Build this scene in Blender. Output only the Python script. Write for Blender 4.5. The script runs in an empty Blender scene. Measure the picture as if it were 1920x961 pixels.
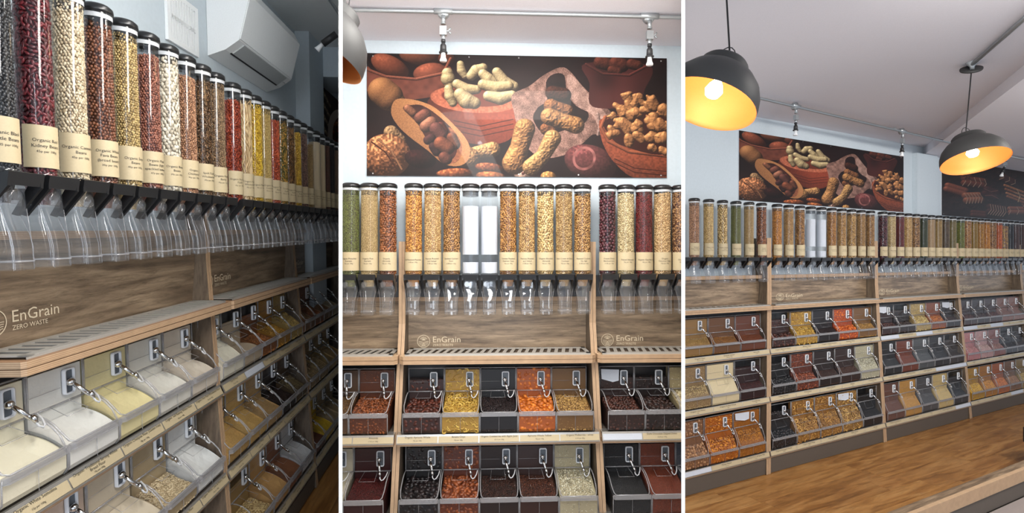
import bpy, bmesh, math, random
import numpy as np
from mathutils import Matrix, Vector
random.seed(7); RNG = np.random.default_rng(11)
S = bpy.context.scene; COL = S.collection
PI = math.pi
# ------------------------------------------------------------------ camera
cam = bpy.data.cameras.new('camera'); cam.sensor_width = 36; cam.lens = 18; cam.clip_start = .05
co = bpy.data.objects.new('camera', cam); co.location = (0, 0, 1.85); co.rotation_euler = (PI/2, 0, 0)
COL.objects.link(co); S.camera = co
# ------------------------------------------------------------------ light
W = bpy.data.worlds.new('daylight'); S.world = W; W.use_nodes = True
W.node_tree.nodes['Background'].inputs[0].default_value = (.80, .88, 1, 1)
W.node_tree.nodes['Background'].inputs[1].default_value = .48
def area(name, loc, aim, sx, sy, power, col):
    l = bpy.data.lights.new(name, 'AREA'); l.shape = 'RECTANGLE'; l.size = sx; l.size_y = sy; l.energy = power; l.color = col
    o = bpy.data.objects.new(name, l); o.location = loc
    o.rotation_euler = (Vector(aim)-Vector(loc)).to_track_quat('-Z', 'Y').to_euler(); COL.objects.link(o); return o
for wx, wp in ((-1.9, 20), (-.2, 20), (1.9, 24)):
    area('shopfront_window_light', (wx, -2.4, 1.75), (wx*.55, 3, 1.5), .55, 2.6, wp, (.84, .92, 1))
area('overhead_fill_light', (-.30, 1.4, 2.98), (-1.15, 2.9, .7), .3, 1.7, 29, (1, .97, .92))  # added soft overhead fill lights, no such fittings in the ceilings
area('overhead_fill_light', (.12, 1.95, 2.97), (.05, 2.75, .7), 0.8, .35, 14, (1, .96, .9))
area('overhead_fill_light', (4.4, 2.7, 2.98), (5.2, 4.6, .7), 1.6, .5, 62, (1, .95, .88))
area('overhead_fill_light', (2.5, 1.7, 3.06), (2.9, 4.4, .8), 1.2, .4, 46, (1, .95, .88))
S.view_settings.view_transform = 'Standard'; S.view_settings.look = 'None'; S.view_settings.gamma = 1
S.view_settings.use_curve_mapping = False; S.view_settings.exposure = 0.75
try: S.cycles.transparent_max_bounces = 28
except Exception: pass
# ------------------------------------------------------------------ frames of the three runs of shelving
def frame(yaw, pitch):
    a, p = math.radians(yaw), math.radians(pitch); u = Vector((math.sin(a)*math.cos(p), math.cos(a)*math.cos(p), math.sin(p))); m = Vector((-u[1], u[0], 0)).normalized(); w = u.cross(m)
    M = Matrix.Identity(4)
    for i in range(3): M[i][0], M[i][1], M[i][2] = u[i], m[i], w[i]
    M[2][3] = 1.85
    return M
FM = {'L': frame(-3.279, 3.155), 'C': frame(87.383, 0), 'R': frame(63.671, -.159)}   # yaw and pitch solved from vanishing points in image pixels, left run tilted whole
REG = {'L': [], 'C': [], 'R': []}
CUR = 'C'
# ------------------------------------------------------------------ materials
MATS = {}
def nmat(name):
    m = bpy.data.materials.new(name); m.use_nodes = True; nt = m.node_tree
    return m, nt, nt.nodes['Principled BSDF']
def plain(name, c, rough=.5, metal=0., spec=.5, bump=0, bscale=200, emit=None):
    if name in MATS: return MATS[name]
    m, nt, b = nmat(name)
    b.inputs['Base Color'].default_value = (*c, 1); b.inputs['Roughness'].default_value = rough
    b.inputs['Metallic'].default_value = metal; b.inputs['Specular IOR Level'].default_value = spec
    if emit: b.inputs['Emission Color'].default_value = (*emit[0], 1); b.inputs['Emission Strength'].default_value = emit[1]
    tc = nt.nodes.new('ShaderNodeTexCoord'); n = nt.nodes.new('ShaderNodeTexNoise'); n.inputs['Scale'].default_value = bscale
    nt.links.new(tc.outputs['Object'], n.inputs['Vector'])
    mx = nt.nodes.new('ShaderNodeMixRGB'); mx.blend_type = 'MULTIPLY'; mx.inputs[0].default_value = .12
    mx.inputs[1].default_value = (*c, 1); nt.links.new(n.outputs['Fac'], mx.inputs[2]); nt.links.new(mx.outputs[0], b.inputs['Base Color'])
    if bump:
        bp = nt.nodes.new('ShaderNodeBump'); bp.inputs['Strength'].default_value = bump; bp.inputs['Distance'].default_value = .002
        nt.links.new(n.outputs['Fac'], bp.inputs['Height']); nt.links.new(bp.outputs[0], b.inputs['Normal'])
    MATS[name] = m; return m
def clear(name, tint=(.97, .975, .98), amin=.03, amax=.75, rough=.04, haze=0., hazec=(.8, .82, .85)):
    """thin clear plastic: transparent sheet with a fresnel gloss and a little haze"""
    m = bpy.data.materials.new(name); m.use_nodes = True; nt = m.node_tree; nt.nodes.clear()
    out = nt.nodes.new('ShaderNodeOutputMaterial'); tr = nt.nodes.new('ShaderNodeBsdfTransparent'); tr.inputs[0].default_value = (*tint, 1)
    gl = nt.nodes.new('ShaderNodeBsdfGlossy'); gl.inputs['Roughness'].default_value = rough
    lw = nt.nodes.new('ShaderNodeLayerWeight'); lw.inputs[0].default_value = .32
    mr = nt.nodes.new('ShaderNodeMapRange'); mr.inputs[3].default_value = amin; mr.inputs[4].default_value = amax
    nt.links.new(lw.outputs['Facing'], mr.inputs[0])
    pw = nt.nodes.new('ShaderNodeMath'); pw.operation = 'POWER'; pw.inputs[1].default_value = 3.2
    nt.links.new(lw.outputs['Facing'], pw.inputs[0]); nt.links.new(pw.outputs[0], mr.inputs[0])
    mx = nt.nodes.new('ShaderNodeMixShader'); nt.links.new(mr.outputs[0], mx.inputs[0])
    src = tr
    if haze:
        df = nt.nodes.new('ShaderNodeBsdfDiffuse'); df.inputs[0].default_value = (*hazec, 1)
        m2 = nt.nodes.new('ShaderNodeMixShader'); m2.inputs[0].default_value = haze
        nt.links.new(tr.outputs[0], m2.inputs[1]); nt.links.new(df.outputs[0], m2.inputs[2]); src = m2
    nt.links.new(src.outputs[0], mx.inputs[1]); nt.links.new(gl.outputs[0], mx.inputs[2]); nt.links.new(mx.outputs[0], out.inputs[0])
    return m
def wood(name, c1, c2, c3, sx=1.2, sy=18, rough=.5, axis='X', ring=.55, rand=False):
    m, nt, b = nmat(name); L = nt.links.new; N = nt.nodes.new
    tc = N('ShaderNodeTexCoord'); mp = N('ShaderNodeMapping')
    sc = {'X': (sx, sy, sy), 'Y': (sy, sx, sy), 'Z': (sy, sy, sx)}[axis]
    mp.inputs['Scale'].default_value = sc; L(tc.outputs['Object'], mp.inputs['Vector'])
    if rand:
        oi = N('ShaderNodeObjectInfo'); mu = N('ShaderNodeMath'); mu.operation = 'MULTIPLY'; mu.inputs[1].default_value = 37
        L(oi.outputs['Random'], mu.inputs[0]); L(mu.outputs[0], mp.inputs['Location'])
    n1 = N('ShaderNodeTexNoise'); n1.inputs['Scale'].default_value = 1.3; n1.inputs['Detail'].default_value = 5; n1.inputs['Distortion'].default_value = 1.4
    n2 = N('ShaderNodeTexNoise'); n2.inputs['Scale'].default_value = 5; n2.inputs['Detail'].default_value = 8; n2.inputs['Roughness'].default_value = .75; n2.inputs['Distortion'].default_value = .5
    L(mp.outputs[0], n1.inputs['Vector']); L(mp.outputs[0], n2.inputs['Vector'])
    r1 = N('ShaderNodeValToRGB'); e = r1.color_ramp.elements; e[0].position = .32; e[0].color = (*c1, 1); e[1].position = .68; e[1].color = (*c3, 1)
    e2 = r1.color_ramp.elements.new(.5); e2.color = (*c2, 1); L(n1.outputs['Fac'], r1.inputs[0])
    r2 = N('ShaderNodeValToRGB'); e = r2.color_ramp.elements; e[0].position = .36; e[0].color = (.35, .33, .31, 1); e[1].position = .56; e[1].color = (1, 1, 1, 1)
    L(n2.outputs['Fac'], r2.inputs[0])
    mx = N('ShaderNodeMixRGB'); mx.blend_type = 'MULTIPLY'; mx.inputs[0].default_value = ring; L(r1.outputs[0], mx.inputs[1]); L(r2.outputs[0], mx.inputs[2])
    L(mx.outputs[0], b.inputs['Base Color']); b.inputs['Roughness'].default_value = rough
    bp = N('ShaderNodeBump'); bp.inputs['Strength'].default_value = .15; bp.inputs['Distance'].default_value = .002
    L(n2.outputs['Fac'], bp.inputs['Height']); L(bp.outputs[0], b.inputs['Normal'])
    MATS[name] = m; return m
M_GLASS = clear('clear_tube_plastic', amin=.035, amax=.55)
M_SPOUT = clear('clear_spout_plastic', tint=(.95, .955, .965), amin=.075, amax=.85, haze=.012)
M_BIN = clear('clear_bin_plastic', tint=(.95, .95, .955), amin=.009, amax=.5, haze=.002, rough=.05)
M_LID = clear('clear_lid_plastic', tint=(.96, .965, .97), amin=.012, amax=.45, haze=.0)
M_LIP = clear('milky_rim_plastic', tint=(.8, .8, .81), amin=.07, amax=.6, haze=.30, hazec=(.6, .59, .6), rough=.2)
M_BLACK = plain('black_plastic', (.012, .012, .013), .28)
M_MATBLK = plain('matt_black_steel', (.018, .018, .02), .5)
M_RING = plain('white_seal_ring', (.55, .56, .57), .4)
M_WHITE = plain('white_frame_plastic', (.78, .80, .84), .35)
M_CUP = plain('grey_recess_plastic', (.10, .115, .135), .4)
M_CHROME = plain('polished_steel', (.62, .62, .62), .16, 1.0)
M_CORD = plain('white_cord', (.62, .62, .63), .5)
M_CARD = plain('cream_card', (.53, .43, .265), .55)
M_INK = plain('black_ink', (.02, .018, .015), .6)
M_GOLD = plain('cream_print', (.72, .60, .42), .5)
M_STEEL = plain('brushed_steel', (.50, .48, .44), .38, .35, bump=.2, bscale=400)
M_RAIL = plain('aluminium_rail', (.62, .60, .56), .3, .8)
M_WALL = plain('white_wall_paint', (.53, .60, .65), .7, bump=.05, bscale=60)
M_TRIMW = plain('white_border_paint', (.93, .91, .88), .6)
M_CEIL = plain('ceiling_paint', (.76, .74, .79), .85, bump=.25, bscale=220)
M_CEILL = plain('grey_ceiling_paint', (.80, .83, .83), .85, bump=.1, bscale=220)
M_GALV = plain('galvanised_steel', (.42, .45, .47), .38, .75, bump=.3, bscale=90)
M_PAPER = plain('white_paper', (.58, .61, .67), .8)
M_AC = plain('white_ac_plastic', (.80, .82, .83), .35)
M_ACG = plain('grey_flap_plastic', (.42, .44, .45), .4)
M_SHADE = plain('dark_shade_metal', (.030, .030, .030), .55, 0.)
M_COPPER = plain('copper_lining', (.72, .27, .075), .45, .2)
M_BULB = plain('glowing_bulb', (1, .8, .5), .3, emit=((1, .84, .6), 12))
M_SPOTB = plain('frosted_bulb_glass', (.82, .84, .86), .15)
M_LITSPOT = plain('lit_spot_bulb', (1, 1, 1), .3, emit=((.93, .95, 1), 90))
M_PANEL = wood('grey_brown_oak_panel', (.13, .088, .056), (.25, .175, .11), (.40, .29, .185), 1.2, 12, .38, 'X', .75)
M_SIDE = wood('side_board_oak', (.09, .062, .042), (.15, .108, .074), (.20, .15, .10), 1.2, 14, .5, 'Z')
M_TOE = plain('dark_toe_board', (.105, .085, .068), .6, bump=.2, bscale=120)
M_GREY = plain('grey_floor', (.33, .28, .26), .7, bump=.3, bscale=60)
def ply(name, ax):
    m, nt, b = nmat(name); L = nt.links.new; N = nt.nodes.new
    tc = N('ShaderNodeTexCoord'); sp = N('ShaderNodeSeparateXYZ'); L(tc.outputs['Object'], sp.inputs[0])
    mu = N('ShaderNodeMath'); mu.operation = 'MULTIPLY'; mu.inputs[1].default_value = 1300; L(sp.outputs[ax], mu.inputs[0])
    si = N('ShaderNodeMath'); si.operation = 'SINE'; L(mu.outputs[0], si.inputs[0])
    r = N('ShaderNodeValToRGB'); e = r.color_ramp.elements; e[0].position = .0; e[0].color = (.36, .20, .105, 1); e[1].position = .55; e[1].color = (.60, .41, .25, 1)
    mr = N('ShaderNodeMapRange'); mr.inputs[1].default_value = -1; L(si.outputs[0], mr.inputs[0]); L(mr.outputs[0], r.inputs[0])
    n = N('ShaderNodeTexNoise'); n.inputs['Scale'].default_value = 30; L(tc.outputs['Object'], n.inputs['Vector'])
    mx = N('ShaderNodeMixRGB'); mx.blend_type = 'MULTIPLY'; mx.inputs[0].default_value = .3; L(r.outputs[0], mx.inputs[1]); L(n.outputs['Fac'], mx.inputs[2])
    L(mx.outputs[0], b.inputs['Base Color']); b.inputs['Roughness'].default_value = .5; return m
M_PLYZ = ply('plywood_edge', 'Z'); M_PLYX = ply('plywood_edge_upright', 'X')
FLOORM = [wood('oak_floor_%d' % i, a, b_, c, 1.1, 9, .33, 'X', .5, True) for i, (a, b_, c) in enumerate([
    ((.22, .090, .022), (.36, .165, .045), (.47, .245, .082)), ((.26, .11, .028), (.40, .19, .054), (.50, .27, .095)),
    ((.20, .084, .022), (.33, .150, .042), (.44, .225, .076))])]
GRAIN = {}
def grain(c, c2=None, rough=.45, fine=0):
    """seeds, nuts, flour: colour varies seed by seed through the 'tint' attribute"""
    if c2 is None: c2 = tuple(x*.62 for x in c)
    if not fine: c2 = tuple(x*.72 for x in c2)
    k = (tuple(round(x, 3) for x in c), tuple(round(x, 3) for x in c2), rough, fine)
    if k in GRAIN: return GRAIN[k]
    m, nt, b = nmat('grain'); L = nt.links.new; N = nt.nodes.new
    at = N('ShaderNodeAttribute'); at.attribute_name = 'tint'
    mx = N('ShaderNodeMixRGB'); mx.inputs[1].default_value = (*c2, 1); mx.inputs[2].default_value = (*c, 1); L(at.outputs['Fac'], mx.inputs[0])
    tc = N('ShaderNodeTexCoord'); vo = N('ShaderNodeTexVoronoi'); vo.inputs['Scale'].default_value = 330 if fine == 2 else 240 if fine else 90
    L(tc.outputs['Object'], vo.inputs['Vector'])
    src = mx
    if fine == 2:
        m2 = N('ShaderNodeMixRGB'); m2.inputs[1].default_value = (*c2, 1); m2.inputs[2].default_value = (*c, 1)
        sp = N('ShaderNodeSeparateXYZ'); L(vo.outputs['Color'], sp.inputs[0]); L(sp.outputs[0], m2.inputs[0]); src = m2
    L(src.outputs[0], b.inputs['Base Color']); b.inputs['Roughness'].default_value = rough
    if fine:
        bp = N('ShaderNodeBump'); bp.inputs['Strength'].default_value = .9 if fine == 2 else .35; bp.inputs['Distance'].default_value = .003 if fine == 2 else .004
        if fine == 2: L(vo.outputs['Distance'], bp.inputs['Height']); bp.invert = True
        else:
            n = N('ShaderNodeTexNoise'); n.inputs['Scale'].default_value = 70; n.inputs['Detail'].default_value = 6; L(tc.outputs['Object'], n.inputs['Vector']); L(n.outputs['Fac'], bp.inputs['Height'])
        L(bp.outputs[0], b.inputs['Normal'])
    GRAIN[k] = m; return m
# ------------------------------------------------------------------ mesh helpers
class MB:
    def __init__(s): s.v = []; s.f = []; s.mi = []; s.sm = []
    def add(s, vs, fs, mi=0, smooth=False):
        o = len(s.v); s.v += [tuple(v) for v in vs]; s.f += [tuple(i+o for i in f) for f in fs]; s.mi += [mi]*len(fs); s.sm += [smooth]*len(fs); return s
    def box(s, x0, x1, y0, y1, z0, z1, mi=0):
        return s.add([(x0,y0,z0),(x1,y0,z0),(x1,y1,z0),(x0,y1,z0),(x0,y0,z1),(x1,y0,z1),(x1,y1,z1),(x0,y1,z1)],
              [(0,3,2,1),(4,5,6,7),(0,1,5,4),(1,2,6,5),(2,3,7,6),(3,0,4,7)], mi)
    def prism(s, poly, a0, a1, axis='x', mi=0, smooth=False):
        n = len(poly); g = {'x': lambda a, p: (a, p[0], p[1]), 'z': lambda a, p: (p[0], p[1], a), 'y': lambda a, p: (p[0], a, p[1])}[axis]
        return s.add([g(a0, p) for p in poly]+[g(a1, p) for p in poly],
              [tuple(range(n))[::-1], tuple(range(n, 2*n))]+[(i, (i+1) % n, (i+1) % n+n, i+n) for i in range(n)], mi, smooth)
    def lathe(s, prof, n=24, c=(0, 0, 0), mi=0, caps=True, M=None, smooth=True):
        vs = []; fs = []
        for r, z in prof:
            for k in range(n):
                a = 2*PI*k/n; p = Vector((r*math.cos(a), r*math.sin(a), z))
                if M is not None: p = M @ p
                vs.append((p[0]+c[0], p[1]+c[1], p[2]+c[2]))
        for j in range(len(prof)-1):
            for k in range(n): fs.append((j*n+k, j*n+(k+1) % n, (j+1)*n+(k+1) % n, (j+1)*n+k))
        s.add(vs, fs, mi, smooth)
        if caps:
            o = len(s.v)-len(vs); s.f += [tuple(o+k for k in range(n))[::-1], tuple(o+(len(prof)-1)*n+k for k in range(n))]; s.mi += [mi]*2; s.sm += [False]*2
        return s
    def tube(s, pts, r, n=8, mi=0, closed=False):
        P = [Vector(p) for p in pts]; vs = []; fs = []; m = len(P); up = Vector((0, 0, 1))
        for i, p in enumerate(P):
            a = P[(i-1) % m] if closed else P[max(0, i-1)]; b = P[(i+1) % m] if closed else P[min(m-1, i+1)]
            t = (b-a).normalized(); q = t.cross(up) if abs(t.dot(up)) < .95 else t.cross(Vector((1, 0, 0))); q.normalize(); w = q.cross(t)
            rr = r[i] if isinstance(r, (list, tuple)) else r
            for k in range(n):
                c = 2*PI*k/n; vs.append(p+q*math.cos(c)*rr+w*math.sin(c)*rr)
        for i in range(m if closed else m-1):
            j = (i+1) % m
            for k in range(n): fs.append((i*n+k, i*n+(k+1) % n, j*n+(k+1) % n, j*n+k))
        if not closed: fs += [tuple(range(n))[::-1], tuple((m-1)*n+k for k in range(n))]
        return s.add(vs, fs, mi, True)
    def mesh(s, name, mats):
        me = bpy.data.meshes.new(name); me.from_pydata(s.v, [], s.f); me.update()
        for m in (mats if isinstance(mats, (list, tuple)) else [mats]): me.materials.append(m)
        me.polygons.foreach_set('material_index', s.mi); me.polygons.foreach_set('use_smooth', s.sm)
        return me
def tag(o, label=None, cat=None, group=None, kind=None):
    if label: o['label'] = label
    if cat: o['category'] = cat
    if group: o['group'] = group
    if kind: o['kind'] = kind
    return o
def ob(name, me, mats=None, parent=None, loc=(0, 0, 0), rot=(0, 0, 0), scale=(1, 1, 1)):
    if isinstance(me, MB): me = me.mesh(name, mats)
    o = bpy.data.objects.new(name, me); COL.objects.link(o); REG[CUR].append(o)
    L = Matrix.LocRotScale(Vector(loc), Matrix.Rotation(rot[2], 3, 'Z') @ Matrix.Rotation(rot[1], 3, 'Y') @ Matrix.Rotation(rot[0], 3, 'X'), Vector(scale))
    if parent is not None: o.parent = parent; o.matrix_local = L
    else: o.matrix_world = FM[CUR] @ L
    return o
def thing(name, label, cat, loc, group=None):
    o = bpy.data.objects.new(name, None); o.empty_display_size = .05; COL.objects.link(o); REG[CUR].append(o)
    o.matrix_world = FM[CUR] @ Matrix.Translation(Vector(loc)); return tag(o, label, cat, group)
# ------------------------------------------------------------------ text
def textmesh(s, size, align='CENTER', ext=0):
    cu = bpy.data.curves.new('t', 'FONT'); cu.body = s; cu.size = size; cu.align_x = align; cu.align_y = 'CENTER'; cu.resolution_u = 2; cu.space_line = 1.0
    o = bpy.data.objects.new('t', cu); COL.objects.link(o)
    bpy.context.view_layer.update()
    me = o.evaluated_get(bpy.context.evaluated_depsgraph_get()).to_mesh()
    v = [tuple(x.co) for x in me.vertices]; f = [tuple(p.vertices) for p in me.polygons]
    bpy.data.objects.remove(o); bpy.data.curves.remove(cu)
    return v, f
TC = {}
def textm(s, size, align='CENTER'):
    k = (s, size, align)
    if k not in TC: TC[k] = textmesh(s, size, align)
    return TC[k]
# ------------------------------------------------------------------ seeds
def ell(nseg=5):
    vs = [(0, 0, 1)]
    for z, r in ((.45, .89), (-.45, .89)):
        for k in range(nseg):
            a = 2*PI*(k+(.5 if z < 0 else 0))/nseg; vs.append((r*math.cos(a), r*math.sin(a), z))
    vs.append((0, 0, -1)); fs = []
    for k in range(nseg):
        a, b = 1+k, 1+(k+1) % nseg; c, d = 1+nseg+k, 1+nseg+(k+1) % nseg
        fs += [(0, a, b), (a, c, b), (b, c, d), (c, 2*nseg+1, d)]
    return np.array(vs, float), np.array(fs)
def octa():
    return np.array([(1, 0, 0), (0, 1, 0), (-1, 0, 0), (0, -1, 0), (0, 0, 1), (0, 0, -1)], float), np.array([(0, 1, 4), (1, 2, 4), (2, 3, 4), (3, 0, 4), (1, 0, 5), (2, 1, 5), (3, 2, 5), (0, 3, 5)])
def curved(nring, bend, n=5, twist=0, flat=1.):
    """tube along x from -1..1, bent; radius 1 in y/z before scaling"""
    vs = []; fs = []
    for i in range(nring):
        t = i/(nring-1)*2-1; r = math.sqrt(max(.06, 1-abs(t)**3)); a0 = twist*t
        for k in range(n):
            a = 2*PI*k/n; y, z = r*math.cos(a), r*flat*math.sin(a)
            vs.append((t, y*math.cos(a0)-z*math.sin(a0)+bend*(t*t-.4), y*math.sin(a0)+z*math.cos(a0)))
    for i in range(nring-1):
        for k in range(n):
            a, b = i*n+k, i*n+(k+1) % n; fs += [(a, b, b+n), (a, b+n, a+n)]
    return np.array(vs, float), np.array(fs)
def ringm(n=8, r=.35):
    vs = []; fs = []; m = 4
    for i in range(n):
        a = 2*PI*i/n
        for k in range(m):
            b = 2*PI*k/m; q = .72+r*math.cos(b); vs.append((q*math.cos(a), q*math.sin(a), r*math.sin(b)*2))
    for i in range(n):
        for k in range(m):
            a, b = i*m+k, i*m+(k+1) % m; c, d = ((i+1) % n)*m+k, ((i+1) % n)*m+(k+1) % m; fs += [(a, c, b), (b, c, d)]
    return np.array(vs, float), np.array(fs)
# shape, half sizes (x,y,z in m), packing step, tilt
SEED = {
 'kidney': (curved(4, .25), (.0085, .0045, .0042), .0112, .35), 'bean': (ell(), (.0062, .0042, .0036), .0088, .4),
 'butter': (ell(6), (.0100, .0068, .0040), .0138, .4), 'pea': (ell(), (.0042, .0042, .0042), .0083, .2),
 'fava': (ell(), (.0056, .0050, .0050), .0104, .3), 'ball': (ell(7), (.0095, .0095, .0095), .0185, .1),
 'almond': (ell(6), (.0115, .0066, .0042), .0145, .5), 'cashew': (curved(5, .75), (.0085, .0036, .0036), .0122, .5),
 'nut': (ell(), (.0075, .0046, .0044), .0102, .5), 'flake': (ell(5), (.0075, .0055, .0012), .0095, .8),
 'seed': (octa(), (.0040, .0021, .0019), .0056, .5), 'fine': (octa(), (.0019, .0019, .0019), .0040, .3),
 'twist': (curved(5, .1, 4, 2.2, .35), (.014, .0045, .0045), .0118, .5), 'elbow': (curved(5, .9, 5), (.0075, .0035, .0035), .0108, .8),
 'penne': (curved(3, 0, 6), (.021, .0040, .0040), .0150, .25), 'curl': (curved(5, .6, 5), (.006, .0026, .0026), .0085, .9),
 'date': (ell(6), (.019, .0095, .0085), .0215, .5), 'apricot': (ell(7), (.015, .014, .0065), .0235, .6),
 'chip': (ringm(), (.013, .012, .0022), .0185, .9), 'bigring': (ringm(9, .3), (.022, .020, .004), .030, .9),
 'raisin': (octa(), (.0052, .0038, .0032), .0075, .8), 'cornflake': (ell(5), (.016, .012, .0022), .0195, 1.2),
 'walnut': (ell(6), (.015, .012, .010), .024, .6), 'shard': (octa(), (.010, .0055, .0016), .0115, 1.0),
}
def pack(P, Nn, T, kind, jit=.3, sq=1.0):
    """place one seed per point P with outward normal Nn and tangent T"""
    (bv, bf), h, step, tilt = SEED[kind]; n = len(P)
    B = np.cross(Nn, T); a = RNG.uniform(0, 2*PI, n) if kind not in ('penne',) else RNG.normal(PI/2, .35, n)
    ti = RNG.normal(0, tilt*.5, n); sc = RNG.uniform(.86, 1.14, n)
    X = T*np.cos(a)[:, None]+B*np.sin(a)[:, None]; Y = np.cross(Nn, X)
    X2 = X*np.cos(ti)[:, None]+Nn*np.sin(ti)[:, None]; Z2 = np.cross(X2, Y)
    ti2 = RNG.normal(0, tilt*.6, n); Y2 = Y*np.cos(ti2)[:, None]+Z2*np.sin(ti2)[:, None]; Z3 = np.cross(X2, Y2)
    b = bv*np.array(h)*1.0
    V = P[:, None, :]+(b[None, :, 0, None]*X2[:, None]+b[None, :, 1, None]*Y2[:, None]+b[None, :, 2, None]*Z3[:, None])*sc[:, None, None]
    F = bf[None]+(np.arange(n)*len(bv))[:, None, None]
    return V.reshape(-1, 3), F.reshape(-1, 3), np.repeat(RNG.uniform(0, 1, n), len(bv))
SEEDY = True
def fastmesh(name, V, F, tint, base=None):
    """triangle mesh (numpy) plus an optional base MB mesh"""
    nv, nf = len(V), len(F); bv = bf = None
    if base is not None:
        tri = []
        for f in base.f:
            for i in range(1, len(f)-1): tri.append((f[0], f[i], f[i+1]))
        bv = np.array(base.v, float); bf = np.array(tri); F = np.concatenate([bf, F+len(bv)]) if nf else bf
        V = np.concatenate([bv, V]) if nv else bv; tint = np.concatenate([np.full(len(bv), .0 if SEEDY else .35), tint]) if nv else np.full(len(bv), .6)  # core gets the dark tint: shade between the seeds put into its colour
    me = bpy.data.meshes.new(name); me.vertices.add(len(V)); me.vertices.foreach_set('co', V.astype(np.float32).ravel())
    me.loops.add(F.size); me.loops.foreach_set('vertex_index', F.astype(np.int32).ravel())
    me.polygons.add(len(F)); me.polygons.foreach_set('loop_start', (np.arange(len(F))*3).astype(np.int32))
    sm = np.ones(len(F), bool)
    if bv is not None: sm[:len(bf)] = False
    me.polygons.foreach_set('use_smooth', sm)
    at = me.attributes.new('tint', 'FLOAT', 'POINT'); at.data.foreach_set('value', tint.astype(np.float32))
    me.update(calc_edges=True); me.materials.append(MATS['white_paper']); return me
SILO_R = .047; FILL_H = .455
SM = {}
def silo_fill(kind, top):
    """contents of one tube: a core cylinder with a skin of seeds"""
    k = (kind, round(top, 3))
    if k in SM: return SM[k]
    (bv, bf), h, step, tilt = SEED[kind]; r = SILO_R-.0035-h[2]*1.0
    if kind == 'ball': r = SILO_R-.0105
    rows = int(top/(step*.8)); P = []; th = []
    per = max(6, int(2*PI*r/step))
    for i in range(rows):
        for j in range(per):
            th.append((j+.5*(i % 2)+RNG.uniform(-.18, .18))*2*PI/per); P.append((i+.5+RNG.uniform(-.2, .2))*top/rows)
    th = np.array(th); z = np.array(P)+.004*np.sin(th*2)
    Nn = np.stack([np.cos(th), np.sin(th), 0*th], 1); T = np.stack([-np.sin(th), np.cos(th), 0*th], 1)
    rr = r+RNG.uniform(-.0012, .0006, len(th)); Pt = Nn*rr[:, None]; Pt[:, 2] = z
    V, F, t = pack(Pt, Nn, T, kind)
    # a loose layer on the top
    nt_ = int(PI*r*r/(step*step*.8)); a = RNG.uniform(0, 2*PI, nt_); q = np.sqrt(RNG.uniform(0, 1, nt_))*(r-.002)
    P2 = np.stack([q*np.cos(a), q*np.sin(a), np.full(nt_, top)-(q/r)**2*.004], 1)
    N2 = np.tile([0, 0, 1.], (nt_, 1)); T2 = np.tile([1., 0, 0], (nt_, 1)); V2, F2, t2 = pack(P2, N2, T2, kind)
    V = np.concatenate([V, V2]); F = np.concatenate([F, F2+len(V)-len(V2)]); t = np.concatenate([t, t2])
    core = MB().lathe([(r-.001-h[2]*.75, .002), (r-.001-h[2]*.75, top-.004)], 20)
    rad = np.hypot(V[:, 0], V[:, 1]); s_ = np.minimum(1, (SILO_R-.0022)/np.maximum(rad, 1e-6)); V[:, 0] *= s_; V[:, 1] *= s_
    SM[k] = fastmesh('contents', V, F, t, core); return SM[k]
def plain_fill(top):
    k = ('core', round(top, 3))
    if k not in SM:
        b = MB().lathe([(SILO_R-.003, .002), (SILO_R-.003, top*.5), (SILO_R-.003, top-.006), (.02, top)], 28)
        SM[k] = fastmesh('contents', np.zeros((0, 3)), np.zeros((0, 3), int), np.zeros(0), b)
    return SM[k]
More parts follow.
